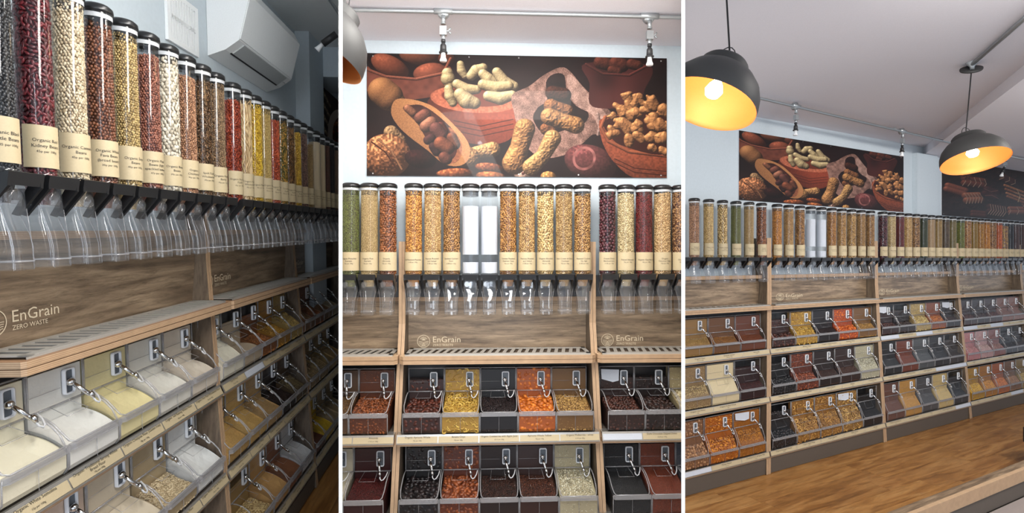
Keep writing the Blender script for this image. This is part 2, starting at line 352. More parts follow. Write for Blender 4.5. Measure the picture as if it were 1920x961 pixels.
# ------------------------------------------------------------------ gravity tube dispensers
SP = {'L': dict(r=.036, bw=.088, dd=.80, rot=-.42), 'C': dict(r=.047, bw=.087, dd=1.0, rot=0.), 'R': dict(r=.0425, bw=.138, dd=.75, rot=-.35)}
PM = {}
def silo_parts(k):
    if k in PM: return PM[k]
    p = SP[k]; r = p['r']; bw = p['bw']/2; dd = p['dd']; q = r/SILO_R; d = {}
    d['tube'] = MB().lathe([(r, 0), (r, .455)], 32, caps=False).mesh('tube', M_GLASS)
    d['lid'] = MB().lathe([(r*1.05, .452), (r*1.06, .459), (r*1.03, .467), (r*.8, .4745), (r*.3, .477)], 32).mesh('lid', M_BLACK)
    d['seal'] = MB().lathe([(r*.985, .436), (r*.985, .448), (r*.6, .4482)], 28, caps=False).mesh('seal_ring', M_RING)
    d['plug'] = MB().lathe([(r*.9, .410), (r*.9, .447)], 20, caps=False).mesh('lid_plug', clear('smoky_plug', tint=(.45, .45, .46), amin=.08, amax=.5))
    d['stack'] = MB().lathe([(r*1.04, -.002), (r*1.04, .007), (r, .007)], 28, caps=False).mesh('base_ring', M_GLASS)
    y0 = -.068*dd
    b = MB(); b.prism([(y0, -.032), (y0-.005, -.004), (y0+.004, -.002), (y0+.008, -.030)], -bw, bw)
    d['flap'] = b.mesh('flap', M_BLACK)
    b = MB(); aw = min(.009, bw*.16)
    b.prism([(y0-.003, -.006), (y0+.012, -.006), (.012*dd, -.092), (-.004*dd, -.096), (y0-.001, -.034)], -aw/2, aw/2)
    d['arm'] = b.mesh('arm', M_BLACK)
    # clear valve body and knob
    b = MB(); secs = [(r*.98, r*.98, 0, .0), (r*.95, r*.9, 0, -.02), (r*.80, r*.85, 0, -.045), (r*.78, r*.8, 0, -.075)]
    def loft(b, secs, n=4, ends=False):
        rings = []
        for hx, hy, cy, z in secs:
            ring = []
            for sx, sy in ((1, 1), (-1, 1), (-1, -1), (1, -1)):
                for j in range(n+1):
                    a = {(1, 1): 0, (-1, 1): PI/2, (-1, -1): PI, (1, -1): 1.5*PI}[(sx, sy)]+j/n*PI/2; c = min(hx, hy)*.45
                    ring.append((sx*(hx-c)+c*math.cos(a), cy+sy*(hy-c)+c*math.sin(a), z))
            rings.append(ring)
        m = len(rings[0]); vs = [v for rg in rings for v in rg]; fs = [(i*m+k, i*m+(k+1) % m, (i+1)*m+(k+1) % m, (i+1)*m+k) for i in range(len(rings)-1) for k in range(m)]
        return b.add(vs, fs, 0, True)
    loft(b, secs); d['valve'] = b.mesh('valve_body', M_SPOUT)
    b = MB(); b.lathe([(.016, 0), (.016, .012), (.012, .013)], 16, c=(-r*.35, -r*.95, -.055), M=Matrix.Rotation(PI/2, 3, 'X')); d['knob'] = b.mesh('knob', M_SPOUT)
    b = MB(); sw = .85 if k != 'R' else 1.0
    loft(b, [(r*.98, r*.82, .0, -.045), (r*.96, r*.82, -.002, -.075), (r*.86, r*.82, -.010*dd, -.105), (r*.74, r*.78, -.020*dd, -.135), (r*.70, r*.74, -.026*dd, -.165), (r*.71, r*.74, -.028*dd, -.195), (r*.72, r*.75, -.028*dd, -.196), (r*.72, r*.75, -.028*dd, -.214)])
    # rim bead at the mouth
    d['spout'] = b.mesh('spout', M_SPOUT)
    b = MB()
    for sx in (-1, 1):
        for sy in (-1, 1): b.tube([(sx*r*.90, sy*r*.68-.002, -.080), (sx*r*.80, sy*r*.68-.010*dd, -.108), (sx*r*.68, sy*r*.64-.020*dd, -.136), (sx*r*.64, sy*r*.62-.026*dd, -.165), (sx*r*.66, sy*r*.62-.028*dd, -.213)], .0009, 4)  # milky corner lines put the spout's bright edge highlights into shape
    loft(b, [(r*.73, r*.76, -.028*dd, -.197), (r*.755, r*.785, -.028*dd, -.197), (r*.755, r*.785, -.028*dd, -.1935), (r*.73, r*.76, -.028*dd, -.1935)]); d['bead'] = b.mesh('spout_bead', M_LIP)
    PM[k] = d; return d
def silo_label(k, lines, price):
    r = SP[k]['r']*1.025; wide = 1.22 if k != 'C' else 1.35; b = MB(); n = 14; z0, z1 = .016, .113
    vs = []; fs = []
    for i in range(n+1):
        a = -PI/2+(i/n-.5)*2*wide; vs += [(r*math.cos(a), r*math.sin(a), z0), (r*math.cos(a), r*math.sin(a), z1)]
    fs = [(2*i, 2*i+2, 2*i+3, 2*i+1) for i in range(n)]; b.add(vs, fs, 0, True)
    rl = r+.0006; z = (z0+z1)/2+.006*len(lines)+.002; sz = .0115 if k != 'L' else .0105
    for t, s in [(x, sz) for x in lines]+[(price, sz*.72)]:
        v, f = textm(t, s); w_ = max([abs(p[0]) for p in v] or [1]); kx = min(1., r*1.15/w_)
        b.add([(rl*math.sin(p[0]*kx/rl), -rl*math.cos(p[0]*kx/rl), z+p[1]) for p in v], f, 1); z -= .0128
    return b.mesh('label_card', [M_CARD, M_INK])
def silo(k, s, D, h, label, group, kind, c, c2=None, top=.44, lines=None, price='45p per 100g', rough=.35, rotl=None):
    t = thing('gravity_dispenser', label, 'dispenser', (s, D, h), group); d = silo_parts(k); q = SP[k]['r']/SILO_R
    if kind != 'empty':
        me = silo_fill(kind, top) if kind not in ('powder', 'grit') else plain_fill(top)
        o = ob('contents', me, None, t, scale=(q, q, 1), rot=(0, 0, random.uniform(0, 6.28)))
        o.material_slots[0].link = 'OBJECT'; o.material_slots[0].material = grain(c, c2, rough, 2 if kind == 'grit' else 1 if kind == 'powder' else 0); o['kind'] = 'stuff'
    else:
        ob('paper_liner', MB().lathe([(SP[k]['r']*.93, .10), (SP[k]['r']*.93, .355)], 20, caps=False), M_PAPER, t)
        ob('paper_liner', MB().lathe([(SP[k]['r']*.90, .002), (SP[k]['r']*.90, .06)], 20, caps=False), M_PAPER, t)
    ob('tube', d['tube'], None, t); ob('lid', d['lid'], None, t); ob('seal_ring', d['seal'], None, t); ob('base_ring', d['stack'], None, t)
    ob('lid_plug', d['plug'], None, t)
    ob('flap', d['flap'], None, t); bw = SP[k]['bw']/2-.004
    ob('arm', d['arm'], None, t, loc=(-bw, 0, 0)); ob('arm', d['arm'], None, t, loc=(bw, 0, 0))
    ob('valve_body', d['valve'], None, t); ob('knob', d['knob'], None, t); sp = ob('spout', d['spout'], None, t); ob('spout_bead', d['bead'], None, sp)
    if kind != 'empty':
        # a little of the goods shows inside the valve
        o = ob('valve_contents', valve_fill(), None, t, scale=(q, q, 1)); o.material_slots[0].link = 'OBJECT'; o.material_slots[0].material = grain(c, c2, rough, 2); o['kind'] = 'stuff'
        if lines: ob('label_card', silo_label(k, lines, price), None, t, rot=(0, 0, SP[k]['rot'] if rotl is None else rotl))
    return t
def valve_fill():
    if 'valve' not in SM:
        b = MB().lathe([(.038, .0), (.036, -.018), (.030, -.040), (.022, -.068)], 14)
        SM['valve'] = fastmesh('valve_contents', np.zeros((0, 3)), np.zeros((0, 3), int), np.zeros(0), b)
    return SM['valve']
# ------------------------------------------------------------------ scoop bins
BM = {}
def bin_parts(key, w, yh, zr, zj, zt, yb):
    """side profile: y into the wall, z up from the shelf; front at y=0, rim at zr, lid hinge (yh,zj), hopper top zt"""
    if key in BM: return BM[key]
    x = w/2; d = {}
    prof = [(.014, .004), (.003, .02), (.0, zr), (yh*.55, zr+(zj-zr)*.62), (yh*.93, zj), (yh, zj+.01), (yh, zt), (yb, zt), (yb, .004)]
    b = MB()
    n = len(prof); L_ = [(-x, p[0], p[1]) for p in prof]; R_ = [(x, p[0], p[1]) for p in prof]
    b.add(L_+R_, [tuple(range(n)), tuple(range(2*n-1, n-1, -1))], 0)
    for i in (0, 1, 5, 7): b.add([L_[i], L_[(i+1) % n], R_[(i+1) % n], R_[i]], [(0, 3, 2, 1)], 0)
    d['body'] = b.mesh('body', M_BIN)
    # lid: convex sheet with side flanges
    ly = lambda t: yh*.95*t; lz = lambda t: zr+.006+(zj-zr)*t+.022*math.sin(PI*t)*min(1, yh/.12)
    b = MB(); k = 7; vs = []
    for i in range(k+1):
        t = i/k; vs += [(-x*.97, ly(t), lz(t)), (x*.97, ly(t), lz(t))]
    b.add(vs, [(2*i, 2*i+1, 2*i+3, 2*i+2) for i in range(k)], 0, True); d['lid'] = b.mesh('lid', M_LID)
    b = MB()
    pts = [(-x*.98, ly(1), lz(1))]+[(-x*.98, ly(1-i/5), lz(1-i/5)) for i in range(1, 5)]+[(-x*.93, ly(.06), lz(.04)), (-x*.84, -.004, lz(0)), (0, -.004, lz(0)), (x*.84, -.004, lz(0)), (x*.93, ly(.06), lz(.04))]+[(x*.98, ly(i/5), lz(i/5)) for i in range(1, 6)]
    b.tube(pts, .0028, 6); d['edge'] = b.mesh('lid_edge', M_LIP)
    # inner flap outline on the lid
    b = MB(); q = [(-x*.45, .45), (-x*.38, .97), (x*.3, .97), (x*.36, .45)]
    b.tube([(a, ly(t), lz(t)+.0015) for a, t in q], .0011, 4, closed=True); d['tab'] = b.mesh('lid_tab', M_LIP)
    # milky rim lip
    b = MB(); b.prism([(-x, -.002), (-x*.93, -.012), (x*.93, -.012), (x, -.002), (x, .004), (-x, .004)], zr-(.013 if yh > .09 else .010), zr+.004, 'z'); d['rim'] = b.mesh('rim', M_LIP)
    # frame edges of the body
    b = MB()
    for sx in (-1, 1):
        b.tube([(sx*x, .001, zr), (sx*x, .003, .02), (sx*x*.98, .014, .004)], .0022, 5)
        b.tube([(sx*x, yh, zj), (sx*x, yh, zt)], .0026, 5)
    b.tube([(-x, yh, zt), (x, yh, zt)], .0028, 5); b.tube([(-x, yh*.97, zj+.003), (x, yh*.97, zj+.003)], .0036, 6); b.tube([(0, -.001, .006), (0, -.001, zr-.013)], .0010, 4)
    b.tube([(-x*.96, yh-.002, zj+(zt-zj)*.42), (x*.1, yh-.002, zj+(zt-zj)*.42)], .0009, 4)
    d['edges'] = b.mesh('body_edge', M_LIP)
    # scoop holder on the hopper face, right of centre
    hw, hh = .0195, min(.040, (zt-zj)*.34); hx = x*.42; hz = zj+(zt-zj)*.52
    def rr(hw, hh, c, n=3):
        o = []
        for sx, sz, a0 in ((1, 1, 0), (-1, 1, PI/2), (-1, -1, PI), (1, -1, 1.5*PI)):
            for j in range(n+1):
                a = a0+j/n*PI/2; o.append((sx*(hw-c)+c*math.cos(a), sz*(hh-c)+c*math.sin(a)))
        return o
    b = MB(); o1 = rr(hw, hh, .008); o2 = rr(hw-.0045, hh-.0045, .005); m = len(o1)
    vs = [(hx+p[0], yh-.008, hz+p[1]) for p in o1]+[(hx+p[0], yh-.008, hz+p[1]) for p in o2]+[(hx+p[0], yh+.002, hz+p[1]) for p in o1]+[(hx+p[0], yh+.001, hz+p[1]) for p in o2]
    fs = []
    for i in range(m):
        j = (i+1) % m; fs += [(i, j, m+j, m+i), (j, i, 2*m+i, 2*m+j), (m+i, m+j, 3*m+j, 3*m+i)]
    b.add(vs, fs, 0, True); d['holder'] = b.mesh('scoop_holder', M_WHITE)
    b = MB(); b.add([(hx+p[0], yh-.0012, hz+p[1]) for p in o2], [tuple(range(m))]); d['cup'] = b.mesh('holder_recess', M_CUP)
    b = MB(); ex = .010 if yh > .15 else .012
    y1 = yh-.06 if yh > .15 else yh-.052; z1 = zj+.012 if yh > .15 else zj+.014
    b.lathe([(.003, -.002), (.012, .004), (.013, .010), (.009, .018), (.004, .021)], 12, c=(hx-.004, yh-.001, hz-.002), M=Matrix.Rotation(PI/2, 3, 'X'))
    b.tube([(hx-.004, yh-.012, hz-.002), (hx-.002+ex*.3, (yh-.012+y1)/2, (hz+z1)/2+.002), (hx+ex, y1, z1)], [.0052, .0068, .0062], 8)
    b.tube([(hx+ex-.002, y1-.001, z1+.008), (hx+ex, y1-.006, z1+.001), (hx+ex+.003, y1-.010, z1-.011)], [.007, .0075, .0045], 8)
    d['scoop'] = b.mesh('scoop_handle', M_CHROME)
    cx, cy, cz = hx+ex, y1-.007, z1-.006; e_ = min(x*.9, hx+.045)
    b = MB(); b.tube([(cx, cy, cz), (cx+.003, cy-.008, cz-.014), (cx+.010, cy-.012, cz-.021), (cx+.020, cy-.008, cz-.018), (cx+.030, cy+.006, cz-.006), (e_, cy+.022, cz+.008)], .0030, 6); d['cord'] = b.mesh('cord', M_CORD)
    d['dims'] = (x, yh, zr, zj, zt, yb); BM[key] = d; return d
def quadpts(o, a, b, step, ja=.35):
    o, a, b = map(np.array, (o, a, b)); la, lb = np.linalg.norm(a), np.linalg.norm(b); na, nb = max(1, int(la/step)), max(1, int(lb/(step*.85)))
    I, J = np.meshgrid(np.arange(na), np.arange(nb)); I = I.ravel()+.5+.25*(J.ravel() % 2)-.12; J = J.ravel()+.5
    I = (I+RNG.uniform(-ja, ja, len(I)))/na; J = (J+RNG.uniform(-ja, ja, len(J)))/nb; I = np.clip(I, .03, .97); J = np.clip(J, .03, .97)
    P = o+I[:, None]*a+J[:, None]*b; n = np.cross(a, b); n = n/np.linalg.norm(n); T = a/la
    return P, np.tile(n, (len(P), 1)), np.tile(T, (len(P), 1))
def bin_fill(key, kind, level, dims):
    k = (key, kind, level)
    if k in BM: return BM[k]
    x, yh, zr, zj, zt, yb = dims; x -= .003
    zf = zr-.014+(.008 if level > .8 else 0)*0; ze = zf+(zj-zf)*level        # heap rises from the rim to the hopper
    zh = zj+(zt-zj)*(.92 if level > .45 else .5)
    # body with gently waved heap surface
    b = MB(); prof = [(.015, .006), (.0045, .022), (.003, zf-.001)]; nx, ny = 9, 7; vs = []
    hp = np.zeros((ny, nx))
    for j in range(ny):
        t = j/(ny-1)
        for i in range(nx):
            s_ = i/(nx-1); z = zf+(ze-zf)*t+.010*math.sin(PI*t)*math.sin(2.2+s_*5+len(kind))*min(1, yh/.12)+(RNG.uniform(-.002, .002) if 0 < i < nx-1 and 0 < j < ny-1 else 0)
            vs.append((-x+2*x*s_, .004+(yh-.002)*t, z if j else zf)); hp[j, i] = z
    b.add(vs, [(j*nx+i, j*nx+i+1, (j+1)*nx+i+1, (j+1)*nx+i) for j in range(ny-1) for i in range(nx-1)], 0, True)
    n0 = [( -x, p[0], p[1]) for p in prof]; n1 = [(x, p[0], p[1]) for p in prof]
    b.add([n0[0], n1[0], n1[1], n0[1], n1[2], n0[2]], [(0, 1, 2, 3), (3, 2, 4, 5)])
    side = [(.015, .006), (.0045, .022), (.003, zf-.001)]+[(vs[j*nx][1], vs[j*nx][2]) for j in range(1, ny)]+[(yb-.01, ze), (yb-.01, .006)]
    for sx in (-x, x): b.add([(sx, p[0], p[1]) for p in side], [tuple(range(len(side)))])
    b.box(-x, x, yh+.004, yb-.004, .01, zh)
    V = np.zeros((0, 3)); F = np.zeros((0, 3), int); T_ = np.zeros(0)
    if kind not in ('powder', 'grit'):
        step = SEED[kind][2]; d = SEED[kind][1][2]*.5
        Q = [quadpts((-x+.004, .006+d, .012), (2*x-.008, 0, 0), (0, -.001, zf-.016), step),
             quadpts((-x+.004, .010, zf), (2*x-.008, 0, 0), (0, yh-.014, ze-zf), step*.9),
             quadpts((-x+.004, yh+.006+d, zj+.004), (2*x-.008, 0, 0), (0, 0, zh-zj-.006), step)]
        if key[0] == 'L' or True: Q.append(quadpts((x-.004-d, .01, .012), (0, yh-.01, 0), (0, 0, zf-.014), step*1.15))
        for qi, (P, n, T) in enumerate(Q):
            if qi == 1:
                P[:, 2] += .010*np.sin(PI*np.clip((P[:, 1]-.004)/(yh-.002), 0, 1))*np.sin(2.2+(P[:, 0]+x)/(2*x)*5+len(kind))*min(1, yh/.12)+RNG.uniform(-.001, .004, len(P))
                # second loose layer for larger goods
            v, f, t = pack(P, n, T, kind); F = np.concatenate([F, f+len(V)]); V = np.concatenate([V, v]); T_ = np.concatenate([T_, t])
        V[:, 0] = np.clip(V[:, 0], -x-.001, x+.001); V[:, 1] = np.maximum(V[:, 1], .002)
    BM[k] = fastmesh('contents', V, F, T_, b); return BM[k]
def scoop_bin(key, s, D, h, dims, label, group, kind, c, c2=None, level=.6, rough=.45, note=False):
    w, yh, zr, zj, zt, yb = dims; d = bin_parts(key, w, yh, zr, zj, zt, yb)
    t = thing('scoop_bin', label, 'bin', (s, D, h), group)
    if kind:
        o = ob('contents', bin_fill(key, kind, level, d['dims']), None, t); o.material_slots[0].link = 'OBJECT'
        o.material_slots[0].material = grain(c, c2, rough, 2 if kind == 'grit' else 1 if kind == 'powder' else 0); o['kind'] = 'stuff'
    bo = ob('body', d['body'], None, t); ob('body_edge', d['edges'], None, bo); ob('rim', d['rim'], None, bo)
    li = ob('lid', d['lid'], None, t); ob('lid_edge', d['edge'], None, li); ob('lid_tab', d['tab'], None, li)
    ho = ob('scoop_holder', d['holder'], None, t); ob('holder_recess', d['cup'], None, ho)
    sc = ob('scoop_handle', d['scoop'], None, t); ob('cord', d['cord'], None, sc)
    if note:
        x = w/2; b = MB().add([(-x*.93, yh-.006, zt-.012), (x*.12, yh-.008, zt-.016), (x*.10, yh-.010, zt-.075), (-x*.25, yh-.012, zt-.082), (-x*.9, yh-.006, zt-.066)], [(0, 4, 3, 2, 1)]); ob('paper_note', b, M_PAPER, t)
    return t
# ------------------------------------------------------------------ display unit carcasses
LOGO = {}
def logo_mesh(sx):
    if sx in LOGO: return LOGO[sx]
    b = MB(); R_ = .034
    def arc(cx, cz, r, a0, a1, n=24, w=.0012):
        vs = []
        for i in range(n+1):
            a = a0+(a1-a0)*i/n; 
            for q in (r-w, r+w): vs.append(((cx+q*math.cos(a))*sx, 0, cz+q*math.sin(a)))
        b.add(vs, [(2*i, 2*i+2, 2*i+3, 2*i+1) for i in range(n)])
    arc(0, 0, R_, 0, 2*PI, 40, .0014)
    for r in (.012, .018, .024, .030):
        a = math.acos(min(1, max(-1, (r*r+.036**2-R_**2)/(2*r*.036)))) if r > .004 else PI
        arc(-.022, -.030, r, .05, 1.75, 14, .0009); arc(.022, -.030, r, PI-1.75, PI-.05, 14, .0009)
    for a in (-.9, -.45, 0, .45, .9):
        cx, cz = math.sin(a)*.012, .004+math.cos(a)*.012; n = 12; vs = []
        for i in range(n+1):
            t = 2*PI*i/n
            for q in (.8, 1.15):
                px, pz = .0035*q*math.cos(t), .0085*q*math.sin(t); vs.append(((cx+px*math.cos(a)+pz*math.sin(a))*sx, 0, cz-px*math.sin(a)+pz*math.cos(a)))
        b.add(vs, [(2*i, 2*i+2, 2*i+3, 2*i+1) for i in range(n)])
    arc(0, -.01, .0012, 0, 2*PI, 8, .0012)
    v, f = textm('EnGrain', .046, 'LEFT'); b.add([((.048+p[0]*1.05)*sx, 0, .008+p[1]) for p in v], f)
    v, f = textm('ZERO WASTE', .0185, 'LEFT'); b.add([((.050+p[0])*sx, 0, -.022+p[1]) for p in v], f)
    LOGO[sx] = b.mesh('logo', M_GOLD); return LOGO[sx]
CFG = {  # bay positions, depths and heights solved offline from image pixels
 'C': dict(hoff=0., Dw=2.88, Dp=2.86, Dax=2.735, sx=1.0, f0=-1.492, step=1.029, lean=0., finD=lambda h: 2.766 if h > -.36 else 2.766-(-.36-h)*.274, floor=-1.85,
           tray=(2.651, -.515, -.556), rows=[(-.887, 2.555), (-1.265, 2.452), (-1.641, 2.35)], dims=[(.187, .205, .105, .163, .288, .27)]*3, ledge=(-.222, -.245), fint=.0175),
 'L': dict(hoff=.21, Dw=1.30, Dp=1.262, Dax=1.04, sx=1.0, f0=2.336-1.035, step=1.035, lean=-.235, finD=lambda h: 1.214-max(0, (-.15-h))/1.43*.197, floor=-1.59,
           tray=(1.10, -.325, -.361), rows=[(-.678, 1.128), (-1.036, 1.085), (-1.436, 1.035)], dims=[(.190, .105, .080, .160, .275, .122), (.190, .11, .075, .160, .285, .165), (.190, .12, .078, .165, .30, .21)], ledge=(-.012, -.035), fint=.0175),
 'R': dict(hoff=.095, Dw=3.20, Dp=3.13, Dax=3.06, sx=1.57, f0=2.416, step=1.63, lean=-.03, finD=lambda h: 3.05-max(0, (-.2-h))/1.65*.10, floor=-1.85,
           tray=(2.985, -.419, -.452), rows=[(-.797, 3.005), (-1.203, 2.978), (-1.659, 2.948)], dims=[(.300, .060, .085, .172, .305, .10), (.300, .062, .090, .200, .330, .10), (.300, .064, .095, .232, .368, .10)], ledge=(-.155, -.185), fint=.028),
}
def fin_s(k, i, h):
    c = CFG[k]; t = min(1, max(0, (c['hoff']-.36-h)/(c['hoff']-.36-c['floor'])))
    lean = c['lean']
    if k == 'R': lean = {0: -.25, 1: -.134, 2: -.02, 3: .08, 4: .12, 5: .15}[i]
    return c['f0']+c['step']*i+lean*t
def unit(k, i, label, cards):
    """one bay: side boards, printed back panel, drip tray with slotted grate, shelves and label rails"""
    c = CFG[k]; fl = c['floor']; htop = c['hoff']-.14; T = c['fint']; Dp = c['Dp']; Dw = c['Dw']
    t = thing('display_unit', label, 'shelving', (fin_s(k, i, 0), Dw, fl)); O = Vector((fin_s(k, i, 0), Dw, fl))
    def add(name, b, m, par=t): 
        b.v = [(x-O[0], y-O[1], z-O[2]) for x, y, z in b.v]; return ob(name, b, m, par)
    hk = c['hoff']-.36; hs = [htop+.22, hk, (hk+fl)/2, fl]
    for side in (0, 1):
        ii = i+side; sg = 1 if side == 0 else -1; b = MB(); vs = []
        for h in hs:
            s = fin_s(k, ii, h); D = c['finD'](h)
            a, e = s+sg*.0008, s+sg*T
            vs += [(a, D, h), (e, D, h), (e, Dw-.002, h), (a, Dw-.002, h)]
        fs = [(0, 1, 2, 3), (12, 15, 14, 13)]
        for j in range(3):
            for q in range(4): fs.append((4*j+q, 4*j+(q+1) % 4, 4*j+4+(q+1) % 4, 4*j+4+q))
        b.add(vs, fs); b.mi = [0]*len(fs)
        for n_, f in enumerate(fs):
            if n_ >= 2 and (n_-2) % 4 == 0: b.mi[n_] = 1
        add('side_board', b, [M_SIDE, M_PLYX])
    s0, s1 = c['f0']+c['step']*i+T+.001, c['f0']+c['step']*(i+1)-T-.001
    add('back_panel', MB().box(s0, s1, Dp, Dp+.012, c['tray'][1]-.05, c['ledge'][1]), M_PANEL)
    add('ledge', MB().box(s0, s1, Dp-.03*c['Dp']/2.86, Dp+.012, c['ledge'][1]+.0005, c['ledge'][0]), M_PLYZ)
    lo = {'C': (.103, -.470, .0), 'L': (.085, -.250, .0), 'R': (.255, -.360, .0)}[k]
    if k == 'L' and i > 0: lo = (.09, -.25, 0)
    lg = ob('logo', logo_mesh(c['sx']), None, t, loc=(c['f0']+c['step']*i+lo[0]-O[0], Dp-.0015-O[1], lo[1]-O[2]))
    # drip tray: T-shaped board in two layers
    tD, t1, t0 = c['tray']; sh = (tD-c['Dp'])*0
    w0, w1 = fin_s(k, i, t1)+.006, fin_s(k, i+1, t1)-.006
    fd = c['finD'](t1)-.003; ch = .018*c['Dp']/2.86
    poly = [(w0+ch, tD), (w1-ch, tD), (w1, tD+ch), (w1, fd), (w1-T, fd), (w1-T, Dp-.002), (w0+T, Dp-.002), (w0+T, fd), (w0, fd), (w0, tD+ch)]
    tr = add('tray', MB().prism(poly, (t1+t0)/2+.001, t1, 'z'), M_PLYZ); add('tray', MB().prism(poly, t0, (t1+t0)/2-.001, 'z'), M_PLYZ)
    g0, g1 = w0+.025, w1-.025; d0, d1 = tD+.014, Dp-.012; n = 24 if k != 'R' else 24; gr = MB()
    z0, z1 = t1+.006, t1+.010; m_ = (d1-d0)*.16
    gr.box(g0, g1, d0, d0+m_, z0, z1); gr.box(g0, g1, d1-m_, d1, z0, z1); p = (g1-g0)/(n+.6); gr.box(g0, g0+p*.55, d0, d1, z0, z1); gr.box(g1-p*.55, g1, d0, d1, z0, z1)
    add('grate', gr, M_STEEL); add('tray_shade_sheet', MB().box(g0+.01, g1-.01, d0+m_*.5, d1-m_*.5, t1+.0003, t1+.001), plain('tray_shade_brown', (.06, .038, .022), .6))  # dark brown sheet under the slats, shade of the slots in its colour
    add('grate_rim', MB().box(g0, g1, d0, d0+.002, t1+.0003, z0-.0003), M_STEEL)
    sk = {'L': .0, 'C': .022, 'R': .03}[k]
    sl = MB(); hw = p*.24; sl.prism([(-hw-sk/2, 0), (hw-sk/2, 0), (hw+sk/2, d1-d0-2*m_), (-hw+sk/2, d1-d0-2*m_)], 0, z1-z0, 'z'); sm_ = sl.mesh('slat', M_STEEL)
    for j in range(1, n): ob('slat', sm_, None, tr, loc=(g0+p*(j+.3)-O[0], d0+m_-O[1], z0-O[2]))
    # carcass behind the bins
    hA = c['rows'][0][0]
    add('carcass_back', MB().box(fin_s(k, i, hA)+T, fin_s(k, i+1, hA)-T, Dp-.004, Dp+.02, fl+.1, t0-.002), M_MATBLK)
    LR = c['rows'] if k != 'C' else c['rows'][:3]
    for r, (hs_, Dr) in enumerate(LR):
        a, e = fin_s(k, i, hs_)+T+.001, fin_s(k, i+1, hs_)-T-.001; fD = c['finD'](hs_)
        sh_ = add('shelf', MB().box(a, e, fD+.004, Dp-.006, hs_-.030, hs_-.004), [M_TOE])
        q0, q1 = a-T+.006, e+T-.006; hb = hs_-.040
        rD = Dr+.012 if k == 'C' else Dr+.004 
        rl = MB(); dt = .014 if k != 'R' else .008
        rl.prism([(rD-dt, hb), (rD-dt+.003, hb-.001), (rD+.004, hs_), (rD+.001, hs_+.001)], q0, q1)
        rl.prism([(rD-dt-.003, hb-.002), (rD-dt-.003, hb+.003), (rD-dt+.003, hb+.003), (rD-dt+.003, hb-.002)], q0, q1)
        rl.box(q0, q1, rD, fD+.003, hs_-.006, hs_-.001); ro = add('label_rail', rl, M_RAIL)
        add('shelf_edge', MB().box(q0+.002, q1-.002, rD-dt+.006, fD+.003, hb-.014, hb-.0015), M_PLYZ)
        cs = cards[r] if r < len(cards) else None
        if cs:
            m = len(cs); p = (q1-q0)/m
            for j, tx in enumerate(cs):
                if tx is None: continue
                cb = MB(); x0, x1 = q0+p*j+.004, q0+p*(j+1)-.001
                def P(x, v): return (x, rD-dt-.0006+(dt+.001)*v, hb+.004+(hs_-hb-.006)*v)
                cb.add([P(x0, 0), P(x1, 0), P(x1, 1), P(x0, 1)], [(0, 1, 2, 3)], 0)
                if tx:
                    ll = tx.split('|'); sz = .0125*(1.0 if k != 'R' else 1.15)
                    for li, s_ in enumerate(ll):
                        z_ = {1: [.62], 2: [.72, .30], 3: [.80, .50, .2]}[len(ll)][li]; last = li == len(ll)-1 and len(ll) > 1
                        v, f = textm(s_, sz*(.62 if last else 1)); w_ = max([abs(q[0]) for q in v] or [1]); kx = min(1.*c['sx']**.8, (x1-x0)*.46/w_)
                        cb.add([(lambda a_: (a_[0], a_[1]-.0008, a_[2]))(P((x0+x1)/2+q[0]*kx, z_+q[1]/.036)) for q in v], f, 1)
                cb.v = [(x-O[0], y-O[1], z-O[2]) for x, y, z in cb.v]
                ob('label_card', cb, [M_CARD if tx != '' else M_PAPER, M_INK], ro)
    # toe board
    r3, D3 = c['rows'][2]
    add('toe_board', MB().box(fin_s(k, i, r3)+T+.001, fin_s(k, i+1, r3)-T-.001, c['finD'](fl)+.012, c['finD'](fl)+.03, fl+.001, r3-.058), M_TOE)
    return t
def sr(*c): return tuple(((x/255)/12.92 if x/255 <= .04045 else ((x/255+.055)/1.055)**2.4) for x in c)
def struct(name, b, m, label=None):
    o = ob(name, b, m); o['kind'] = 'structure'
    if label: o['label'] = label
    return o
def poly_slab(name, pts, h0, h1, m): return struct(name, MB().prism(pts, h0, h1, 'z'), m)
# ================================================================== structure
CUR = 'L'
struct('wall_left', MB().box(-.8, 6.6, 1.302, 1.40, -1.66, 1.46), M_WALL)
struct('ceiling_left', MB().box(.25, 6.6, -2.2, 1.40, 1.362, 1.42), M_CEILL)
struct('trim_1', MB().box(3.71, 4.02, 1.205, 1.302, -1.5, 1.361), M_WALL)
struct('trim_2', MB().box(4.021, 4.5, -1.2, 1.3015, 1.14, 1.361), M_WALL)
struct('floor_left', MB().box(.4, 6.4, -1.3, 1.30, -1.66, -1.612), M_TOE)
def planks(fl, s0, s1, D0, D1, w, ln, floor, seed):
    rnd = random.Random(seed); me = {}
    n = 0; D = D0
    while D < D1:
        s = s0-rnd.uniform(0, ln)
        while s < s1:
            e = s+ln
            if e > s0:
                key = ('p', w, ln)
                if key not in me:
                    b = MB(); g = .0012; b.add([(g, g, 0), (ln-g, g, 0), (ln-g, w-g, 0), (g, w-g, 0), (0, 0, -.003), (ln, 0, -.003), (ln, w, -.003), (0, w, -.003), (0, 0, -.012), (ln, 0, -.012), (ln, w, -.012), (0, w, -.012)],
                      [(0, 1, 2, 3), (4, 5, 1, 0), (5, 6, 2, 1), (6, 7, 3, 2), (7, 4, 0, 3), (8, 9, 5, 4), (9, 10, 6, 5), (10, 11, 7, 6), (11, 8, 4, 7)]); me[key] = b.mesh('plank', FLOORM[0])
                o = ob('plank', me[key], None); o.parent = floor; o.matrix_parent_inverse = floor.matrix_world.inverted(); o.matrix_world = FM[CUR] @ Matrix.Translation((s, D, fl))
                o.material_slots[0].link = 'OBJECT'; o.material_slots[0].material = rnd.choice(FLOORM)
            s = e
        D += w
